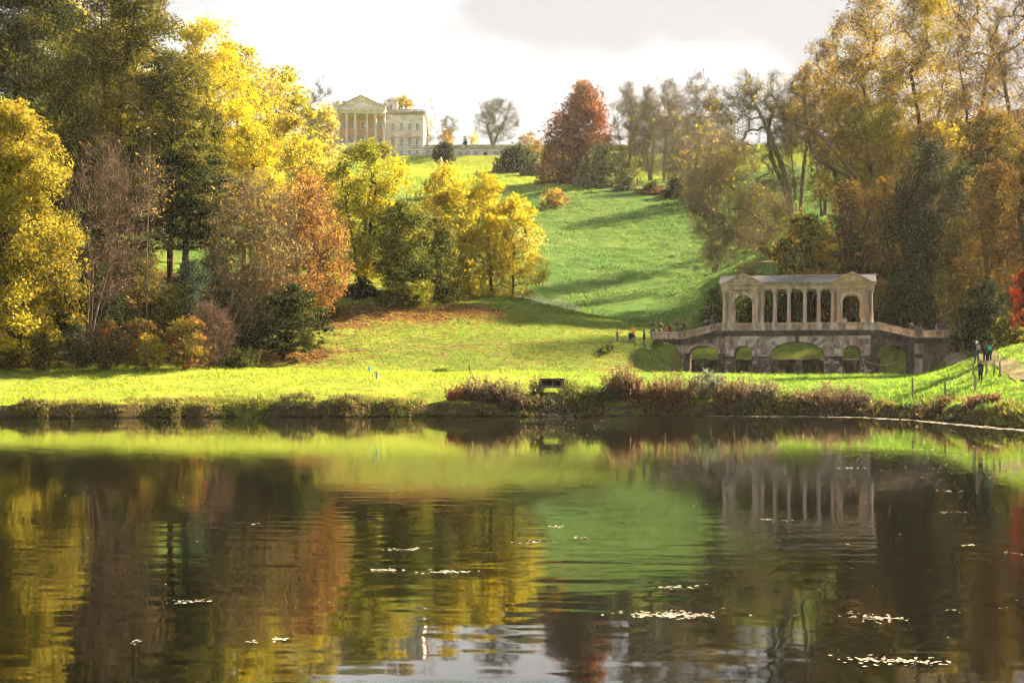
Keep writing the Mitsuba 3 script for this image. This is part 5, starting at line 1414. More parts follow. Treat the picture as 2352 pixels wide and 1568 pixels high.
def weeds(label, cat, u, vtop, hw, D, seed, pal, n=70, lean=0.22, leafy=1.0, head=0.0, name='weed_clump', arch=0.0):
    rng = np.random.default_rng(seed)
    kk = D / (F * 2352)
    R, H0 = hw * kk, vz(vtop, D) * 1.1
    key = thing(name, label, cat, 'weeds and sedges along the far bank')
    n = int(n * 1.6)
    r = np.sqrt(rng.random(n)) * R * 1.15
    a = rng.uniform(0, 2 * np.pi, n)
    x, y = ux(u, D) + r * np.cos(a), D + r * np.sin(a) * 0.6
    z = np.maximum(gz(x, y), 0.0) - 0.05
    H = np.maximum(H0 - z, 0.5) * (0.40 + 0.80 * rng.random(n) ** 1.4) * (1 - 0.3 * np.minimum(r / R, 1) ** 2)
    b = np.stack([x, y, z], 1)
    d = np.stack([np.cos(a) * (r / R) * (0.35 + arch) + rng.normal(0, lean, n), rng.normal(0, lean, n), np.ones(n)], 1)
    mid_ = b + d * (H * 0.6)[:, None]
    top = mid_ + (d + rng.normal(0, lean, (n, 3)) * [1, 1, 0] + np.array([0, 0, -arch])) * (H * 0.4)[:, None]
    st = MB()
    w = np.array(pal[0][0])
    for p0, p1, r0, r1 in ((b, mid_, 0.026, 0.020), (mid_, top, 0.020, 0.008)):
        v, f = tubes(p0, p1, np.full(n, r0), np.full(n, r1), 3)
        st.add(v, f, w * 0.9)
    part(key, 'stems', st.ply('bark'), kind='stuff')
    n_ = n
    m = int(n * 11 * leafy)
    i = rng.integers(0, n, m)
    t = rng.uniform(0.08, 1.05, m) ** 0.8
    p = np.where((t < 0.6)[:, None], b[i] + (mid_[i] - b[i]) * (t / 0.6)[:, None], mid_[i] + (top[i] - mid_[i]) * ((t - 0.6) / 0.4)[:, None])
    p = p + rng.normal(0, 1, (m, 3)) * (0.10 + 0.10 * (1 - t))[:, None]
    v, f = leaf_cards(rng, p, 0.11, 2.0, up=0.2)
    col = pick_palette(pal, np.clip(rng.random(m), 0, 0.999)) * rng.uniform(0.6, 1.2, (m, 1))
    lf = MB().add(v, f, np.repeat(col, 3, 0))
    if head:
        m = int(n * 8 * head)
        i = rng.integers(0, n, m)
        p = top[i] + rng.normal(0, 0.06, (m, 3)) - np.array([0, 0, 1]) * rng.random((m, 1)) * 0.35
        v, f = leaf_cards(rng, p, 0.09, 1.6)
        lf.add(v, f, np.repeat(np.array([0.27, 0.19, 0.13]) * rng.uniform(0.7, 1.4, (m, 1)), 3, 0))
    part(key, 'leaves', lf.ply('leaf'), kind='stuff')


for i, a in enumerate([
        ('low brown weeds under the sunlit bank near the edge of the photo', 'weeds', 75, 924, 30, 115.4, WEED_G, dict(n=40)),
        ('small tawny tuft hanging over the water below the sunlit bank', 'weeds', 385, 918, 18, 116.6, WEED_G, dict(n=40)),
        ('rounded pale green sedge tussock at the water under the lawn', 'sedge', 574, 905, 24, 117.8, [((0.24, 0.25, 0.06), 4), ((0.17, 0.20, 0.04), 3)], dict(n=240, leafy=0.25, arch=0.5, name='sedge_tussock')),
        ('purplish brown weeds right of the sedge tussock', 'weeds', 690, 931, 40, 117.8, WEED_P[:2] + WEED_G, dict(n=40)),
        ('low brown weeds in the middle of the shaded bank', 'weeds', 800, 932, 44, 117.9, WEED_P[:2] + WEED_G, dict(n=40)),
        ('greenish low weeds before the reddish clump', 'weeds', 930, 930, 40, 118.3, WEED_G, dict(n=40)),
        ('reddish leafed bramble clump at the start of the tall weeds', 'weeds', 1052, 893, 22, 119.6, [((0.28, 0.10, 0.05), 4), ((0.18, 0.08, 0.05), 3)], dict(n=60)),
        ('tall purple brown dock weeds with one lone spike', 'weeds', 1105, 872, 34, 119.8, WEED_P, dict(n=110, head=0.6)),
        ('brown and yellow green weeds just before the stone outlet', 'weeds', 1170, 880, 34, 120.0, WEED_P + WEED_G, dict(n=100, head=0.4)),
        ('small grassy weeds at the near end of the outlet lintel', 'weeds', 1234, 868, 9, 122.2, WEED_G, dict(n=26)),
        ('small grassy weeds at the bridge end of the outlet lintel', 'weeds', 1302, 868, 10, 122.2, WEED_G, dict(n=28)),
        ('ferny low weeds growing over the rubble chute', 'weeds', 1262, 905, 40, 120.2, WEED_G + WEED_P[:1], dict(n=70, arch=0.3)),
        ('leafy green weeds just past the stone outlet', 'weeds', 1332, 888, 28, 121.0, WEED_G, dict(n=80)),
        ('dark strappy green weeds between outlet and tall russet stems', 'weeds', 1380, 885, 26, 121.4, [((0.05, 0.085, 0.04), 4), ((0.10, 0.12, 0.04), 3)], dict(n=80)),
        ('tallest russet seed stems on the bank', 'weeds', 1432, 855, 26, 121.8, WEED_B, dict(n=140, head=1.4, lean=0.07)),
        ('leaning russet stems beside the tallest ones', 'weeds', 1490, 880, 34, 121.8, WEED_B, dict(n=110, head=0.7, arch=0.25)),
        ('brown seed headed weeds before the silvery shrub', 'weeds', 1550, 868, 34, 122.0, WEED_B + WEED_P, dict(n=120, head=0.9)),
        ('brown weeds right of the silvery shrub', 'weeds', 1672, 875, 26, 121.8, WEED_B + WEED_P, dict(n=90, head=0.7)),
        ('grey green and brown weeds below the middle of the bridge', 'weeds', 1728, 874, 38, 121.6, [((0.13, 0.14, 0.10), 3)] + WEED_P, dict(n=120, head=0.8)),
        ('fresh green sedge clump under the bridge', 'sedge', 1800, 898, 40, 121.2, WEED_G, dict(n=160, leafy=0.6, arch=0.35)),
        ('second green sedge clump under the far pavilion', 'sedge', 1858, 900, 34, 121.0, WEED_G + WEED_P[:1], dict(n=130, leafy=0.6, arch=0.35)),
        ('pale brown dead weeds at the end of the tall growth', 'weeds', 1912, 882, 38, 120.4, [((0.20, 0.14, 0.09), 4), ((0.14, 0.10, 0.07), 3)], dict(n=120, head=0.5, arch=0.3)),
        ('dark low brambles at the corner of the bank', 'weeds', 1965, 908, 26, 119.6, WEED_P, dict(n=80)),  # weeds put in where the growth shows a dark hole
        ('tawny reed tuft at the corner of the lake', 'sedge', 2012, 924, 20, 118.4, [((0.24, 0.19, 0.09), 4), ((0.16, 0.15, 0.06), 3)], dict(n=100, leafy=0.3, arch=0.5)),
        ('brown weeds on the steep right bank nearest the fence wire', 'weeds', 2158, 916, 32, 108.0, WEED_G + WEED_B, dict(n=80, head=0.4)),
        ('reddish brown weeds on the steep bank by the photo edge', 'weeds', 2262, 912, 28, 101.0, WEED_B + WEED_P, dict(n=90, head=0.5)),
        ('grey green tussock at the foot of the steep bank', 'sedge', 2210, 948, 16, 103.5, [((0.16, 0.16, 0.08), 4), ((0.10, 0.10, 0.05), 3)], dict(n=90, leafy=0.3, arch=0.6))]):
    lab, cat, u, vt, hw, D, pal, kw = a
    weeds(lab, cat, u, vt, hw, D, 500 + i, pal, **kw)
plant('silvery_shrub', 'silvery grey green shrub with drooping leaves before the first bridge arches', 'shrub', 1622, 848, 945, 36, 123.0, 540, [((0.15, 0.18, 0.13), 4), ((0.10, 0.13, 0.09), 3), ((0.20, 0.22, 0.16), 2)], prof='vase', K=60, clump=0.3, leaves=0.8, twigs=4, stems=4, tr=0.03, size=0.17, aspect=2.6, tip=0.01)
for i, (u, v, D, r, lab) in enumerate([(1400, 797, 161, 0.9, 'dark grass hummock on the slope nearer the people'), (1385, 806, 160, 0.9, 'dark grass hummock on the slope just below the other'), (1018, 853, 146, 0.9, 'dark tuft beside the lone wooden post'), (1508, 790, 164.5, 1.0, 'dark tuft at the lawn end of the bridge wall')]):
    plant('grass_hummock', lab, 'tussock', u, v - 8, v + 6, r * 3400 / D, D, 560 + i, [((0.07, 0.10, 0.025), 3), ((0.10, 0.13, 0.03), 2)], prof='dome', K=30, clump=0.4, leaves=0.8, stems=2, tr=0.02, size=0.14, tip=0.008)

# ------------------------------------------------------------------ leaves afloat on the lake, and flecks for its glitter
scene['wet_leaf'] = {'type': 'twosided', 'bsdf': {'type': 'principled', 'base_color': rgb(0.27, 0.25, 0.21), 'roughness': 0.35, 'specular': 0.7}}  # pale base, with the glint of wet leaves put into the colour
px_, py_, ps_ = [], [], []


def on_water(u, v):
    D = EYE * F * 2352 / (v - 869)
    return ux(u, D), D


def drift(u, v, half, n, slope=0.0, thick=0.10):
    x, y = on_water(u, v)
    k = y / (F * 2352)
    n = max(6, int(n * 0.6))
    t = rg.normal(0, 0.5, n)
    px_.append(x + t * half * k)
    py_.append(y + (t * half * k) * slope + rg.normal(0, thick, n) * y * 0.07 * rg.random(n))
    ps_.append(rg.uniform(0.6, 1.2, n) * (0.014 + 0.0006 * y))


for a in ((1545, 1414, 105, 300, 0.0, 0.2), (2015, 1420, 60, 130, -0.25, 0.2), (2050, 1518, 110, 220, -0.12, 0.16), (1040, 1314, 62, 120, 0.15), (890, 1310, 45, 70), (930, 1262, 48, 60, 0.4), (1550, 1350, 45, 50), (1282, 1210, 25, 26, 0.3),
          (1225, 1246, 58, 36), (1335, 1236, 25, 20), (440, 1382, 40, 60), (640, 1470, 18, 40), (585, 1475, 14, 10), (313, 1476, 12, 8), (1943, 1075, 30, 30, 0, 0.02), (1760, 1193, 25, 16), (1800, 1196, 40, 16), (2178, 1177, 42, 26), (2195, 1128, 26, 16),
          (2222, 1253, 20, 16), (2190, 1402, 12, 8), (2330, 1272, 14, 8), (1945, 1250, 8, 6), (2265, 1063, 40, 20), (2290, 1025, 60, 30), (2100, 1033, 60, 24), (2180, 1045, 40, 16), (590, 1205, 14, 8)):
    drift(*a)
for u0, u1, v0, v1, n in ((1180, 1400, 962, 1005, 260), (1900, 2352, 990, 1110, 260), (1000, 2300, 965, 1120, 160), (100, 1400, 1100, 1400, 30), (1450, 2352, 1150, 1480, 45)):  # first patch: water glitter near the shore, modelled as pale flecks
    v = rg.uniform(v0, v1, n) if n != 260 else v0 + (v1 - v0) * rg.beta(1.2, 1.6, n)
    x, y = on_water(rg.uniform(u0, u1, n), v)
    px_.append(x); py_.append(y); ps_.append(rg.uniform(0.5, 1.0, n) * (0.010 + 0.00042 * y))
# the pale rim of scum along the right hand shore
rim = np.array([(16, 120.0), (24, 119.0), (27.6, 116.8), (29.6, 109), (29.9, 100), (30.1, 92), (31.5, 70)])
rl = np.concatenate([[0], np.cumsum(np.linalg.norm(np.diff(rim, axis=0), axis=1))])
s = rg.uniform(0, rl[-1], 3400)
px_.append(np.interp(s, rl, rim[:, 0]) + rg.normal(0, 0.22, len(s)) - 0.25)
py_.append(np.interp(s, rl, rim[:, 1]) + rg.normal(0, 0.22, len(s)) - 0.25)
ps_.append(rg.uniform(0.05, 0.13, len(s)))
X, Y, S = np.concatenate(px_), np.concatenate(py_), np.concatenate(ps_)
n = len(X)
a = rg.uniform(0, 2 * np.pi, n)
e1 = np.stack([np.cos(a), np.sin(a), rg.normal(0, 0.12, n)], 1) * (S * 1.3)[:, None]
e2 = np.stack([-np.sin(a), np.cos(a), rg.normal(0, 0.12, n)], 1) * (S * 0.8)[:, None]
c = np.stack([X, Y, np.full(n, 0.012) + np.abs(e1[:, 2]) * 0.5], 1)
v = np.stack([c - e1, c + e2, c + e1, c - e2], 1).reshape(-1, 3)
v[:, 2] = np.maximum(v[:, 2], 0.004)
f = (np.array([[0, 1, 2], [0, 2, 3]])[None] + (np.arange(n) * 4)[:, None, None]).reshape(-1, 3)
scene['floating_leaves_and_glints'] = mikit.ply((v, f), 'wet_leaf')
labels['floating_leaves_and_glints'] = {'label': 'bright drifts of fallen leaves and scum afloat on the lake, with pale flecks for its glitter', 'kind': 'stuff', 'category': 'leaves'}

# ------------------------------------------------------------------ the stone outlet in the bank
scene['concrete'] = {'type': 'twosided', 'bsdf': {'type': 'principled', 'roughness': 0.9, 'base_color': mikit.proc(lambda p, n, uv: mikit.mix([0.17, 0.145, 0.105], [0.075, 0.068, 0.045], mikit.smoothstep(0.35, 0.7, mikit.fbm(p.x * 3.0, p.y * 3.0, p.z * 4.0, 4))))}}
OD = 122.6
stone_mat('moss_stone', [0.10, 0.085, 0.05], [0.06, 0.065, 0.025], [0.03, 0.028, 0.018], 0.5, seed=31.0)
ox = ux(1268, OD)
oz = vz(885, OD)
C = thing('stone_outlet', 'low stone water outlet with two dark slots and a rubble chute in the bank', 'culvert')


def op(name, mesh, mat='concrete', **k):
    return part(C, name, mikit.ply(mesh, mat), **k)


op('lintel', bevbox(ox - 1.05, ox + 1.05, OD - 0.75, OD + 0.7, oz + 0.44, oz + 0.60, 0.02))
op('pier', bevbox(ox - 0.05, ox + 0.13, OD - 0.65, OD + 0.6, oz - 0.2, oz + 0.44, 0.02))
for x0, x1 in ((-1.05, -0.82), (0.70, 1.0)):
    op('side_wall', bevbox(ox + x0, ox + x1, OD - 0.7, OD + 0.6, oz - 0.3, oz + 0.44, 0.03))
op('back', boxm(ox - 1.0, ox + 1.0, OD + 0.55, OD + 0.68, oz - 0.2, oz + 0.44), 'stone_dark')
op('slot_floor', bevbox(ox - 0.9, ox + 0.9, OD - 0.9, OD + 0.6, oz - 0.22, oz - 0.04, 0.03))
rr = np.random.default_rng(8)
for i in range(85):
    t = rr.random()
    yy = OD - 0.7 - 3.2 * t
    xx = ox + rr.normal(0, 0.5 + 0.35 * t)
    zz = max(float(gz(xx, yy)), 0.0)
    m = trimesh.creation.icosphere(1, 1.0)
    m.vertices *= rr.uniform(0.12, 0.42, 3) * [1.2, 1, 0.7]
    m.vertices += (meshkit.noise(m.vertices * 6 + i, 3)[:, None] - 0.5) * 0.10
    m.apply_translation((xx, yy, zz + 0.03))
    op('rubble_stone', m, rr.choice(['stone_soot', 'stone_dark', 'moss_stone', 'moss_stone']))

# ------------------------------------------------------------------ posts, fences, notice
scene['post_wood'] = {'type': 'twosided', 'bsdf': {'type': 'principled', 'roughness': 0.85, 'base_color': mikit.proc(lambda p, n, uv: mikit.mix([0.24, 0.19, 0.13], [0.12, 0.09, 0.06], mikit.fbm(p.x * 9.0, p.y * 9.0, p.z * 2.5, 3)))}}
scene['iron'] = {'type': 'principled', 'roughness': 0.6, 'base_color': rgb(0.02, 0.022, 0.02), 'specular': 0.4}
scene['pale_wood'] = {'type': 'twosided', 'bsdf': {'type': 'principled', 'roughness': 0.75, 'base_color': rgb(0.66, 0.64, 0.58)}}
scene['cyan_plastic'] = {'type': 'twosided', 'bsdf': {'type': 'principled', 'roughness': 0.4, 'base_color': rgb(0.10, 0.52, 0.66), 'specular': 0.5}}
for lab, u, vt, vb, D in (('cyan marker post standing farther back on the lawn', 849, 843, 857, 141), ('cyan marker post standing nearer the bank edge', 865.5, 856, 871, 127.5)):
    k = thing('marker_post', lab, 'marker post', 'cyan marker posts')
    x, h = ux(u, D), (vb - vt) * D / 3400
    z = gz(x, D)
    part(k, 'sleeve', mikit.ply(bevbox(x - 0.11, x + 0.11, D - 0.11, D + 0.11, z - 0.1, z + h, 0.02), 'cyan_plastic'))
    part(k, 'stake', mikit.ply(bevbox(x - 0.03, x + 0.03, D - 0.17, D - 0.115, z - 0.1, z + h + 0.05, 0.008), 'post_wood'))


def post(label, u, D, h, r=0.07, name='fence_post', group='wooden posts by the footpath'):
    k = thing(name, label, 'post', group)
    x = ux(u, D)
    z = gz(x, D)
    m = lathe([(r, -0.3), (r * 1.05, 0.2), (r * 0.95, h * 0.6), (r * 0.9, h - 0.04), (r * 0.6, h)], 9)
    m.apply_transform(trimesh.transformations.rotation_matrix(0.03 * math.sin(u), (0, 1, 0)))
    m.apply_translation((x, D, z))
    scene[k] = mikit.ply(m, 'post_wood', smooth=40)
    return np.array([x, D, z + h * 0.9])


post('lone wooden post at the foot of the near slope', 1079, 146.5, 0.75, 0.09, group=None)
q = [post('wooden post holding the rope, leftmost of the four by the path', 2236, 117.5, 1.15), post('rope post just behind the person in the green jacket', 2266, 117, 1.15), post('third rope post along the path', 2283, 116, 1.2), post('weathered grey rope post at the path end of the row', 2297, 114.5, 1.15)]
post('short stake in front of the person in the green jacket', 2239, 111.0, 1.25)
lo = [post('lowest fence post near the water on the steep bank', 2097, 115.6, 1.5), post('fence post halfway up the steep bank', 2171, 112.2, 1.3)]
for i in range(3):
    k = thing('rope', ('pale rope between the first two posts by the path', 'pale rope between the middle posts by the path', 'pale rope between the last two posts by the path')[i], 'rope')
    v, f = path_tube(sag(q[i], q[i + 1], 0.18), 0.022, 4)
    scene[k] = MB().add(v, f, (0.48, 0.45, 0.36)).ply('matt')
for i, (a, b, lab) in enumerate(((lo[0], lo[1], 'thin wire between the two posts on the steep bank'), (lo[1], q[0] - [0, 0, 0.5], 'thin wire from the steep bank up to the rope posts'))):
    k = thing('fence_wire', lab, 'wire')
    v, f = path_tube(sag(a, b, 0.12), 0.010, 4)
    scene[k] = MB().add(v, f, (0.3, 0.3, 0.27)).ply('matt')
k = thing('notice_board', 'small white notice on a wooden post where the path meets the trees', 'sign')
nx_, nD = ux(2219, 150), 150
nz_ = gz(nx_, nD)
part(k, 'post', mikit.ply(bevbox(nx_ + 0.08, nx_ + 0.18, nD, nD + 0.1, nz_ - 0.2, nz_ + 0.95, 0.01), 'post_wood'))
part(k, 'board', mikit.ply(bevbox(nx_ - 0.20, nx_ + 0.14, nD - 0.05, nD - 0.004, nz_ + 0.45, nz_ + 0.92, 0.01), 'white_paint'))


def fence_line(name, label, pts, post_step, h, mat, rails, pale_step=None, post_r=0.045, rail_r=0.02):
    p = np.array([at(*a)[:2] for a in pts])
    Ls = np.concatenate([[0], np.cumsum(np.linalg.norm(np.diff(p, axis=0), axis=1))])
    P = lambda s: np.array([np.interp(s, Ls, p[:, 0]), np.interp(s, Ls, p[:, 1])])
    k = thing(name, label, 'fence')
    s = np.arange(0, Ls[-1], post_step)
    for t in s:
        x, y = P(t)
        z = gz(x, y)
        part(k, 'post', mikit.ply(boxm(x - post_r, x + post_r, y - post_r, y + post_r, z - 0.2, z + h), mat))
    ss = np.arange(0, Ls[-1], 0.8)
    q = np.array([P(t) for t in ss])
    zz = gz(q[:, 0], q[:, 1])
    for hh in rails:
        v, f = path_tube(np.column_stack([q[:, 0], q[:, 1] - post_r - rail_r, zz + hh]), rail_r, 4)
        part(k, 'rail', mikit.ply((v, f), mat))
    if pale_step:
        for t in np.arange(pale_step / 2, Ls[-1], pale_step):
            x, y = P(t)
            z = gz(x, y)
            part(k, 'pale', mikit.ply(boxm(x - 0.035, x + 0.035, y - post_r - rail_r * 2 - 0.03, y - post_r - rail_r * 2 - 0.004, z + 0.05, z + h * 0.92), mat))


def crest(u):
    ys = np.arange(176, 200, 0.5)
    x = ux(u, 1) * ys
    a = (gz(x, ys) - EYE) / ys
    return (u, 0, float(ys[int(np.argmax(a))]) - 0.3)


fence_line('pale_fence', 'pale sunlit paling fence following the ridge down to the valley', [crest(u) for u in (1050, 1090, 1130, 1170, 1213, 1257, 1301, 1332)], 1.8, 0.85, 'pale_wood', (0.14, 0.45, 0.76), 0.36, 0.06, 0.035)
fence_line('iron_fence', 'dark thin iron estate fence across the valley floor behind the people', [(1336, 732, 188), (1361, 738, 190), (1403, 742, 193), (1430, 742, 195), (1455, 738, 197), (1540, 736, 198), (1610, 735, 199)], 1.25, 0.72, 'iron', (0.30, 0.62), None, 0.022, 0.010)
fence_line('lawn_fence', 'tiny low fence beside the urn on the upper lawn', [(968, 378, 478), (1008, 378, 478)], 1.4, 0.7, 'pale_wood', (0.25, 0.6), None, 0.07, 0.03)
fence_line('field_fence', 'tiny dark fence running up to the big evergreen', [(1118, 400, 428), (1150, 400, 430)], 1.6, 0.9, 'iron', (0.3, 0.8), None, 0.05, 0.025)
k = thing('tree_guard', 'wooden guard round the trunk of the lone field oak', 'tree guard')
x0, y0 = ux(1270, 326), 326
for a in range(4):
    x, y = x0 + 0.8 * math.cos(a * math.pi / 2 + 0.5), y0 + 0.8 * math.sin(a * math.pi / 2 + 0.5)
    z = gz(x, y)
    part(k, 'post', mikit.ply(boxm(x - 0.06, x + 0.06, y - 0.06, y + 0.06, z - 0.2, z + 1.7), 'post_wood'))
    xb2, yb2 = x0 + 0.8 * math.cos((a + 1) * math.pi / 2 + 0.5), y0 + 0.8 * math.sin((a + 1) * math.pi / 2 + 0.5)
    for hh in (0.9, 1.6):
        v, f = tubes([(x, y, z + hh)], [(xb2, yb2, gz(xb2, yb2) + hh)], [0.04], [0.04], 4)
        part(k, 'rail', mikit.ply((v, f), 'post_wood'))
# ------------------------------------------------------------------ people
def bone(a, b, ra, rb_, n=12):
    s0 = mf.Manifold.sphere(ra, n).translate(tuple(a))
    s1 = mf.Manifold.sphere(rb_, n).translate(tuple(b))
    return mf.Manifold.batch_hull([s0, s1])


def hull_of(items, n=12):
    return mf.Manifold.batch_hull([mf.Manifold.sphere(r, n).translate(tuple(p)) for p, r in items])


def finish(man, color, x, y, z, yaw, bsdf='matt'):
    m = man.to_mesh()
    v = m.vert_properties[:, :3].astype(float)
    c, s = math.cos(yaw), math.sin(yaw)
    w = np.stack([x + c * v[:, 0] - s * v[:, 1], y + s * v[:, 0] + c * v[:, 1], z + v[:, 2]], 1)
    t = trimesh.Trimesh(w, m.tri_verts, process=False)
    return mikit.ply(t, bsdf, smooth=True, color=np.broadcast_to(np.asarray(color, float), w.shape))


def person(label, x, y, z, H, yaw, coat, legs, hair, hat=None, pack=None, pose='stand', stride=0.0, skin=(0.48, 0.30, 0.22), shoes=(0.03, 0.03, 0.03), scarf=None, bag=None, long_hair=False, coat_len=0.44, child=False):
    """A figure facing +y before it is turned by yaw; heights are shares of H."""
    key = thing('person', label, 'person')
    yaw = math.radians(yaw)
    h = H
    hw = 0.052 * h
    sw = 0.105 * h
    hip = [np.array([s * hw, 0, 0.50 * h]) for s in (-1, 1)]
    st = stride * h
    knee = [np.array([-hw * 1.05, st * 0.55 + 0.015 * h, 0.275 * h]), np.array([hw * 1.05, -st * 0.3 + 0.01 * h, 0.275 * h])]
    ank = [np.array([-hw * 1.1, st, 0.045 * h]), np.array([hw * 1.1, -st, 0.045 * h + abs(st) * 0.15])]
    toe = [a + np.array([0, 0.085 * h, -0.025 * h]) for a in ank]
    sh = [np.array([s * sw, 0, 0.80 * h]) for s in (-1, 1)]
    if pose == 'push':
        el = [np.array([s * sw * 1.15, 0.06 * h, 0.64 * h]) for s in (-1, 1)]
        wr = [np.array([s * sw * 0.85, 0.20 * h, 0.60 * h]) for s in (-1, 1)]
    elif pose == 'camera':
        el = [np.array([s * sw * 1.3, 0.10 * h, 0.70 * h]) for s in (-1, 1)]
        wr = [np.array([s * sw * 0.45, 0.15 * h, 0.86 * h]) for s in (-1, 1)]
    elif pose == 'pockets':
        el = [np.array([s * sw * 1.35, -0.03 * h, 0.64 * h]) for s in (-1, 1)]
        wr = [np.array([s * sw * 1.02, 0.05 * h, 0.52 * h]) for s in (-1, 1)]
    elif pose == 'lean':
        el = [np.array([s * sw * 1.25, 0.08 * h, 0.66 * h]) for s in (-1, 1)]
        wr = [np.array([s * sw * 0.5, 0.19 * h, 0.63 * h]) for s in (-1, 1)]
    else:
        el = [np.array([s * sw * 1.25, -0.02 * h - s * st * 0.3, 0.635 * h]) for s in (-1, 1)]
        wr = [np.array([s * sw * 1.2, 0.03 * h - s * st * 0.5, 0.49 * h]) for s in (-1, 1)]
    hs = 1.22 if child else 1.0
    hc = np.array([0, 0.012 * h, 0.93 * h])
    head = hull_of([(hc + np.array([0, -0.008, 0.012]) * h * hs, 0.056 * h * hs), (hc + np.array([0, 0.018, -0.03]) * h * hs, 0.036 * h * hs), (hc + np.array([0, 0.012, 0.0]) * h * hs, 0.050 * h * hs)], 16)
    nose = hull_of([(hc + np.array([0, 0.060, 0.0]) * h * hs, 0.007 * h), (hc + np.array([0, 0.066, -0.012]) * h * hs, 0.009 * h)], 8)
    ears = [hull_of([(hc + np.array([s * 0.055, 0, 0.006]) * h * hs, 0.010 * h), (hc + np.array([s * 0.054, 0, -0.010]) * h * hs, 0.008 * h)], 8) for s in (-1, 1)]
    man = head + nose + ears[0] + ears[1] + bone((0, 0, 0.80 * h), hc - np.array([0, 0.01 * h, 0.04 * h]), 0.034 * h, 0.031 * h)
    man = man + hull_of([(sh[0], 0.036 * h), (sh[1], 0.036 * h), ((0, 0, 0.60 * h), 0.066 * h)]) + hull_of([((0, 0, 0.62 * h), 0.066 * h), (hip[0], 0.055 * h), (hip[1], 0.055 * h)])
    for s in (0, 1):
        man = man + bone(sh[s], el[s], 0.030 * h, 0.024 * h) + bone(el[s], wr[s], 0.024 * h, 0.016 * h)
        man = man + bone(hip[s], knee[s], 0.050 * h, 0.033 * h) + bone(knee[s], ank[s], 0.033 * h, 0.022 * h) + bone(ank[s], toe[s], 0.022 * h, 0.018 * h)
        d = wr[s] - el[s]
        d /= np.linalg.norm(d)
        o = np.cross(d, [0, 1, 0.2])
        o /= np.linalg.norm(o) + 1e-9
        palm = wr[s] + d * 0.045 * h
        man = man + hull_of([(wr[s], 0.014 * h), (palm + o * 0.012 * h, 0.010 * h), (palm - o * 0.012 * h, 0.010 * h)], 8)
        bend = np.cross(o, d)
        for k, ln in enumerate((0.030, 0.038, 0.036, 0.028)):
            b0 = palm + o * (0.018 - 0.012 * k) * h
            b1 = b0 + (d * 0.75 + bend * 0.35) * ln * h * 0.6
            man = man + bone(b0, b1, 0.0055 * h, 0.005 * h, 6) + bone(b1, b1 + (d * 0.4 + bend * 0.8) * ln * h * 0.5, 0.005 * h, 0.0042 * h, 6)
        th = wr[s] + d * 0.018 * h + o * 0.014 * h
        man = man + bone(th, th + (d * 0.6 + o * 0.6 + bend * 0.3) * 0.034 * h, 0.007 * h, 0.005 * h, 6)
    place = (x, y, z, yaw)
    part(key, 'body', finish(man, skin, *place))
    # face
    eye = hull_of([(hc + np.array([-0.022, 0.050, 0.008]) * h * hs, 0.006 * h)], 6) + hull_of([(hc + np.array([0.022, 0.050, 0.008]) * h * hs, 0.006 * h)], 6)
    part(key, 'eyes', finish(eye, (0.03, 0.02, 0.02), *place))
    part(key, 'mouth', finish(bone(hc + np.array([-0.013, 0.051, -0.034]) * h * hs, hc + np.array([0.013, 0.051, -0.034]) * h * hs, 0.005 * h, 0.005 * h, 6), (0.30, 0.10, 0.09), *place))
    cl = coat_len * h
    jk = hull_of([(sh[0], 0.050 * h), (sh[1], 0.050 * h), ((0, 0.008 * h, 0.60 * h), 0.088 * h)]) + hull_of([((0, 0.005 * h, 0.61 * h), 0.087 * h), ((-hw, 0, cl + 0.05 * h), 0.078 * h), ((hw, 0, cl + 0.05 * h), 0.078 * h)])
    jk = jk + hull_of([((0, 0, 0.80 * h), 0.055 * h), ((0, -0.012 * h, 0.845 * h), 0.047 * h)])
    for s in (0, 1):
        jk = jk + bone(sh[s], el[s], 0.047 * h, 0.040 * h) + bone(el[s], wr[s], 0.040 * h, 0.029 * h)
    part(key, 'jacket', finish(jk, coat, *place))
    tr = mf.Manifold()
    for s in (0, 1):
        tr = tr + bone(hip[s], knee[s], 0.064 * h, 0.046 * h) + bone(knee[s], ank[s] + np.array([0, 0, 0.012 * h]), 0.046 * h, 0.036 * h)
    part(key, 'trousers', finish(tr, legs, *place))
    so = mf.Manifold()
    for s in (0, 1):
        so = so + hull_of([(ank[s] + np.array([0, -0.02 * h, -0.012 * h]), 0.028 * h), (toe[s] + np.array([0, 0.01 * h, 0.0]), 0.021 * h)])
    part(key, 'shoes', finish(so, shoes, *place))
    hr = hull_of([(hc + np.array([0, -0.018, 0.022]) * h * hs, 0.060 * h * hs), (hc + np.array([0, 0.008, 0.034]) * h * hs, 0.052 * h * hs), (hc + np.array([0, -0.03, -0.02]) * h * hs, 0.042 * h * hs)], 14)
    if long_hair:
        hr = hr + hull_of([(hc + np.array([0, -0.035, 0.0]) * h, 0.055 * h), ((0, -0.05 * h, 0.80 * h), 0.045 * h)])
    part(key, 'hair', finish(hr, hair, *place))
    if hat is not None:
        ht = hull_of([(hc + np.array([0, -0.012, 0.036]) * h * hs, 0.066 * h * hs), (hc + np.array([0, 0.004, 0.052]) * h * hs, 0.058 * h * hs)], 14)
        part(key, 'hat', finish(ht, hat, *place))
    if pack is not None:
        pk = hull_of([((s * 0.065 * h, -0.125 * h, zz * h), 0.035 * h) for s in (-1, 1) for zz in (0.60, 0.77)] + [((s * 0.05 * h, -0.16 * h, 0.62 * h), 0.035 * h) for s in (-1, 1)])
        for s in (-1, 1):
            pk = pk + bone((s * 0.06 * h, -0.07 * h, 0.83 * h), (s * 0.065 * h, 0.068 * h, 0.76 * h), 0.012 * h, 0.012 * h, 6)
        part(key, 'backpack', finish(pk, pack, *place))
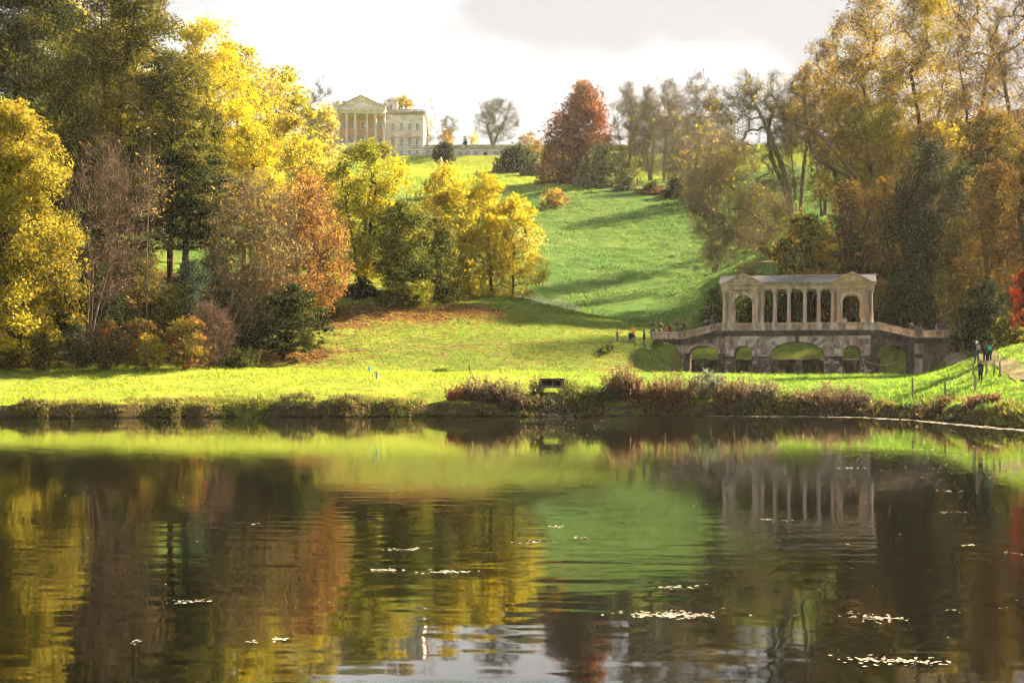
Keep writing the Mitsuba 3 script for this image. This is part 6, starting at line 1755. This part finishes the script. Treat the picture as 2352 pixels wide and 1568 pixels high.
    if scarf is not None:
        part(key, 'scarf', finish(hull_of([((0, -0.02 * h, 0.835 * h), 0.055 * h), ((0, 0.01 * h, 0.85 * h), 0.05 * h)]), scarf, *place))
    if bag is not None:
        b = wr[0] + np.array([0, 0, -0.10 * h])
        part(key, 'bag', finish(hull_of([(b + np.array([0, s * 0.05 * h, zz * h]), 0.022 * h) for s in (-1, 1) for zz in (-0.06, 0.06)]), bag, *place))
    return key


NAVY, BLACK, JEANS, GREYC = (0.02, 0.025, 0.05), (0.014, 0.014, 0.016), (0.05, 0.09, 0.22), (0.075, 0.08, 0.095)
gp_ = lambda u, D: (ux(u, D), D, gz(ux(u, D), D))


def dp_(u, y):
    X = ux(u, BY)
    q = turned(X, y)
    return q[0], q[1], deck_z(X - BX)



person('child in red jacket with grey blue rucksack on the lawn', *gp_(1418, 165), 1.14, -55, (0.55, 0.05, 0.02), (0.04, 0.06, 0.16), (0.2, 0.15, 0.08), hat=(0.30, 0.31, 0.27), pack=(0.12, 0.15, 0.27), child=True)
person('adult in mustard jacket and red hat pushing a pushchair', *gp_(1455, 166.4), 1.76, 160, (0.62, 0.33, 0.025), BLACK, (0.3, 0.2, 0.1), hat=(0.42, 0.03, 0.05), pose='push', scarf=(0.35, 0.32, 0.30), stride=0.04)
person('man in dark green jacket, jeans and flat cap near the bridge end', *gp_(1479.5, 166), 1.78, 75, (0.022, 0.045, 0.035), (0.07, 0.13, 0.32), (0.1, 0.08, 0.06), hat=(0.06, 0.07, 0.07), pose='pockets', stride=0.03)
person('person with bright red rucksack at the lawn end of the bridge', *dp_(1541, BY + 1.6), 1.74, -60, NAVY, (0.03, 0.05, 0.13), (0.05, 0.05, 0.06), hat=(0.03, 0.035, 0.045), pack=(0.62, 0.035, 0.03))
person('fair haired person in black coat beside the big stone ball', *dp_(1577, BY + 1.3), 1.72, 60, BLACK, (0.03, 0.035, 0.05), (0.55, 0.47, 0.36), pose='camera', coat_len=0.36)
person('blond person in navy jacket seen from behind on the near ramp', *dp_(1626, BY + 1.4), 1.66, 5, NAVY, (0.03, 0.06, 0.19), (0.42, 0.28, 0.12), long_hair=True, pose='lean')
person('person in grey jacket and grey bobble hat on the near ramp', *dp_(1641, BY + 1.6), 1.80, -10, GREYC, (0.03, 0.06, 0.19), (0.1, 0.08, 0.06), hat=(0.26, 0.27, 0.30), pose='lean')
person('dark clothed person between the last column and the far pavilion', *dp_(1899, BY + 2.3), 1.74, 170, BLACK, BLACK, (0.10, 0.04, 0.02))
person('person in pale top in the arch of the far pavilion', *dp_(1944, BY + 1.7), 1.62, 20, (0.45, 0.46, 0.52), (0.03, 0.05, 0.13), (0.12, 0.06, 0.03), long_hair=True)
person('person in dark jacket and dark hat in the arch of the far pavilion', *dp_(1974, BY + 1.7), 1.78, -20, (0.03, 0.032, 0.04), BLACK, BLACK, hat=(0.012, 0.012, 0.014))
person('person in lilac blue top leaning on the far end of the bridge', *dp_(2149, BY + 1.2), 1.68, 200, (0.20, 0.20, 0.33), NAVY, (0.10, 0.05, 0.03), pose='lean')
person('person in dark purple jacket leaning beside the lilac one', *dp_(2156, BY + 1.25), 1.72, 170, (0.035, 0.022, 0.05), BLACK, (0.06, 0.03, 0.02), pose='lean')
person('walker with white hat and grey rucksack on the footpath', *gp_(2243.5, 126.5), 1.78, 10, (0.022, 0.026, 0.035), (0.04, 0.05, 0.20), (0.3, 0.28, 0.25), hat=(0.70, 0.70, 0.68), pack=(0.15, 0.16, 0.19), stride=0.07)
person('walker in black with a red scarf on the footpath', *gp_(2263.5, 125.5), 1.70, -5, BLACK, BLACK, (0.05, 0.03, 0.02), pack=(0.02, 0.02, 0.022), scarf=(0.42, 0.03, 0.04), stride=0.06, shoes=(0.5, 0.48, 0.45))
person('walker with bright teal rucksack on the footpath', *gp_(2272.5, 125.0), 1.70, -15, (0.03, 0.033, 0.035), BLACK, (0.03, 0.02, 0.02), pack=(0.03, 0.32, 0.22), stride=0.05, shoes=(0.5, 0.48, 0.45))
person('person in dark green jacket with white bag on the grass by the rope', *gp_(2252.5, 114.5), 1.66, 5, (0.022, 0.036, 0.032), BLACK, (0.20, 0.07, 0.03), pack=(0.022, 0.022, 0.03), pose='camera', bag=(0.6, 0.58, 0.55))
for i, (u, c, lab) in enumerate(((1637.5, (0.14, 0.035, 0.035), 'first of the three distant walkers in the field, in dark red'), (1643, (0.17, 0.045, 0.03), 'middle one of the three distant walkers in the field, in brick red'), (1648.5, (0.03, 0.05, 0.13), 'distant walker in the field in blue, beside the two in red'))):
    person(lab, *gp_(u, 248 + i * 0.7), 1.25, 170, c, (0.03, 0.03, 0.04), (0.08, 0.05, 0.03), stride=0.03)
person('tiny distant walker in brown at the top of the lawn', *gp_(1096, 413), 1.75, 180, (0.16, 0.10, 0.08), (0.08, 0.07, 0.08), (0.1, 0.07, 0.05))
person('tiny distant walker in blue grey at the top of the lawn', *gp_(1104, 412), 1.80, 0, (0.16, 0.19, 0.34), (0.12, 0.14, 0.25), (0.1, 0.07, 0.05))

# the pushchair
k = thing('pushchair', 'black hooded pushchair with pale basket in front of the mustard jacket', 'pushchair')
cx, cy = ux(1448.5, 165.6), 165.6
cz = gz(cx, cy)


def pc(name, m, color, owner=k):
    v = np.asarray(m.vertices)
    return part(owner, name, mikit.ply(trimesh.Trimesh(v + [cx, cy, cz], m.faces, process=False), 'matt', color=np.broadcast_to(np.asarray(color, float), v.shape)))


def tube_m(pts, r, n=6):
    v, f = path_tube(np.array(pts, float), r, n)
    return trimesh.Trimesh(v, f, process=False)


hood = hullm([(x * 0.24, y, z) for x in (-1, 1) for y, z in ((-0.30, 0.62), (-0.34, 0.78), (-0.2, 0.98), (0.05, 1.04), (0.2, 0.9), (0.2, 0.62))])
pc('hood', hood, BLACK)
pc('seat', hullm([(x * 0.23, y, z) for x in (-1, 1) for y, z in ((-0.38, 0.36), (0.18, 0.32), (0.22, 0.62), (-0.3, 0.6), (-0.42, 0.42))]), (0.02, 0.02, 0.022))
pc('basket', hullm([(x * 0.22, y, z) for x in (-1, 1) for y, z in ((-0.42, 0.16), (0.25, 0.16), (0.3, 0.30), (-0.46, 0.30))]), (0.16, 0.19, 0.22))
for s in (-1, 1):
    pc('frame', tube_m([(s * 0.26, 0.42, 0.12), (s * 0.26, 0.1, 0.5), (s * 0.25, 0.42, 1.0)], 0.018), (0.6, 0.6, 0.62))
    pc('frame', tube_m([(s * 0.26, -0.46, 0.12), (s * 0.26, 0.1, 0.5)], 0.018), (0.6, 0.6, 0.62))
    for y, r in ((0.42, 0.15), (-0.46, 0.10)):
        w = trimesh.creation.torus(r - 0.02, 0.022, major_sections=16, minor_sections=6)
        w.apply_transform(trimesh.transformations.rotation_matrix(math.pi / 2, (0, 1, 0)))
        w.apply_translation((s * 0.29, y, r))
        wk = pc('wheel', w, (0.02, 0.02, 0.02))
        pc('hub', tube_m([(s * 0.27, y, r), (s * 0.31, y, r)], 0.05, 8), (0.5, 0.5, 0.52), wk)
pc('handle', tube_m([(-0.25, 0.42, 1.0), (0.25, 0.42, 1.0)], 0.02), BLACK)
scene['haze_air'] = {'type': 'homogeneous', 'albedo': rgb(0.93, 0.95, 0.985), 'sigma_t': 0.000045, 'phase': {'type': 'hg', 'g': 0.4}}
scene['haze'] = {'type': 'cube', 'to_world': T().translate([0, 450, 80]).scale([3100, 3100, 100]), 'bsdf': {'type': 'null'}, 'interior': {'type': 'ref', 'id': 'haze_air'}}
labels['haze'] = {'label': 'thin bright autumn haze filling the valley', 'kind': 'stuff'}
scene['camera']['medium'] = {'type': 'ref', 'id': 'haze_air'}
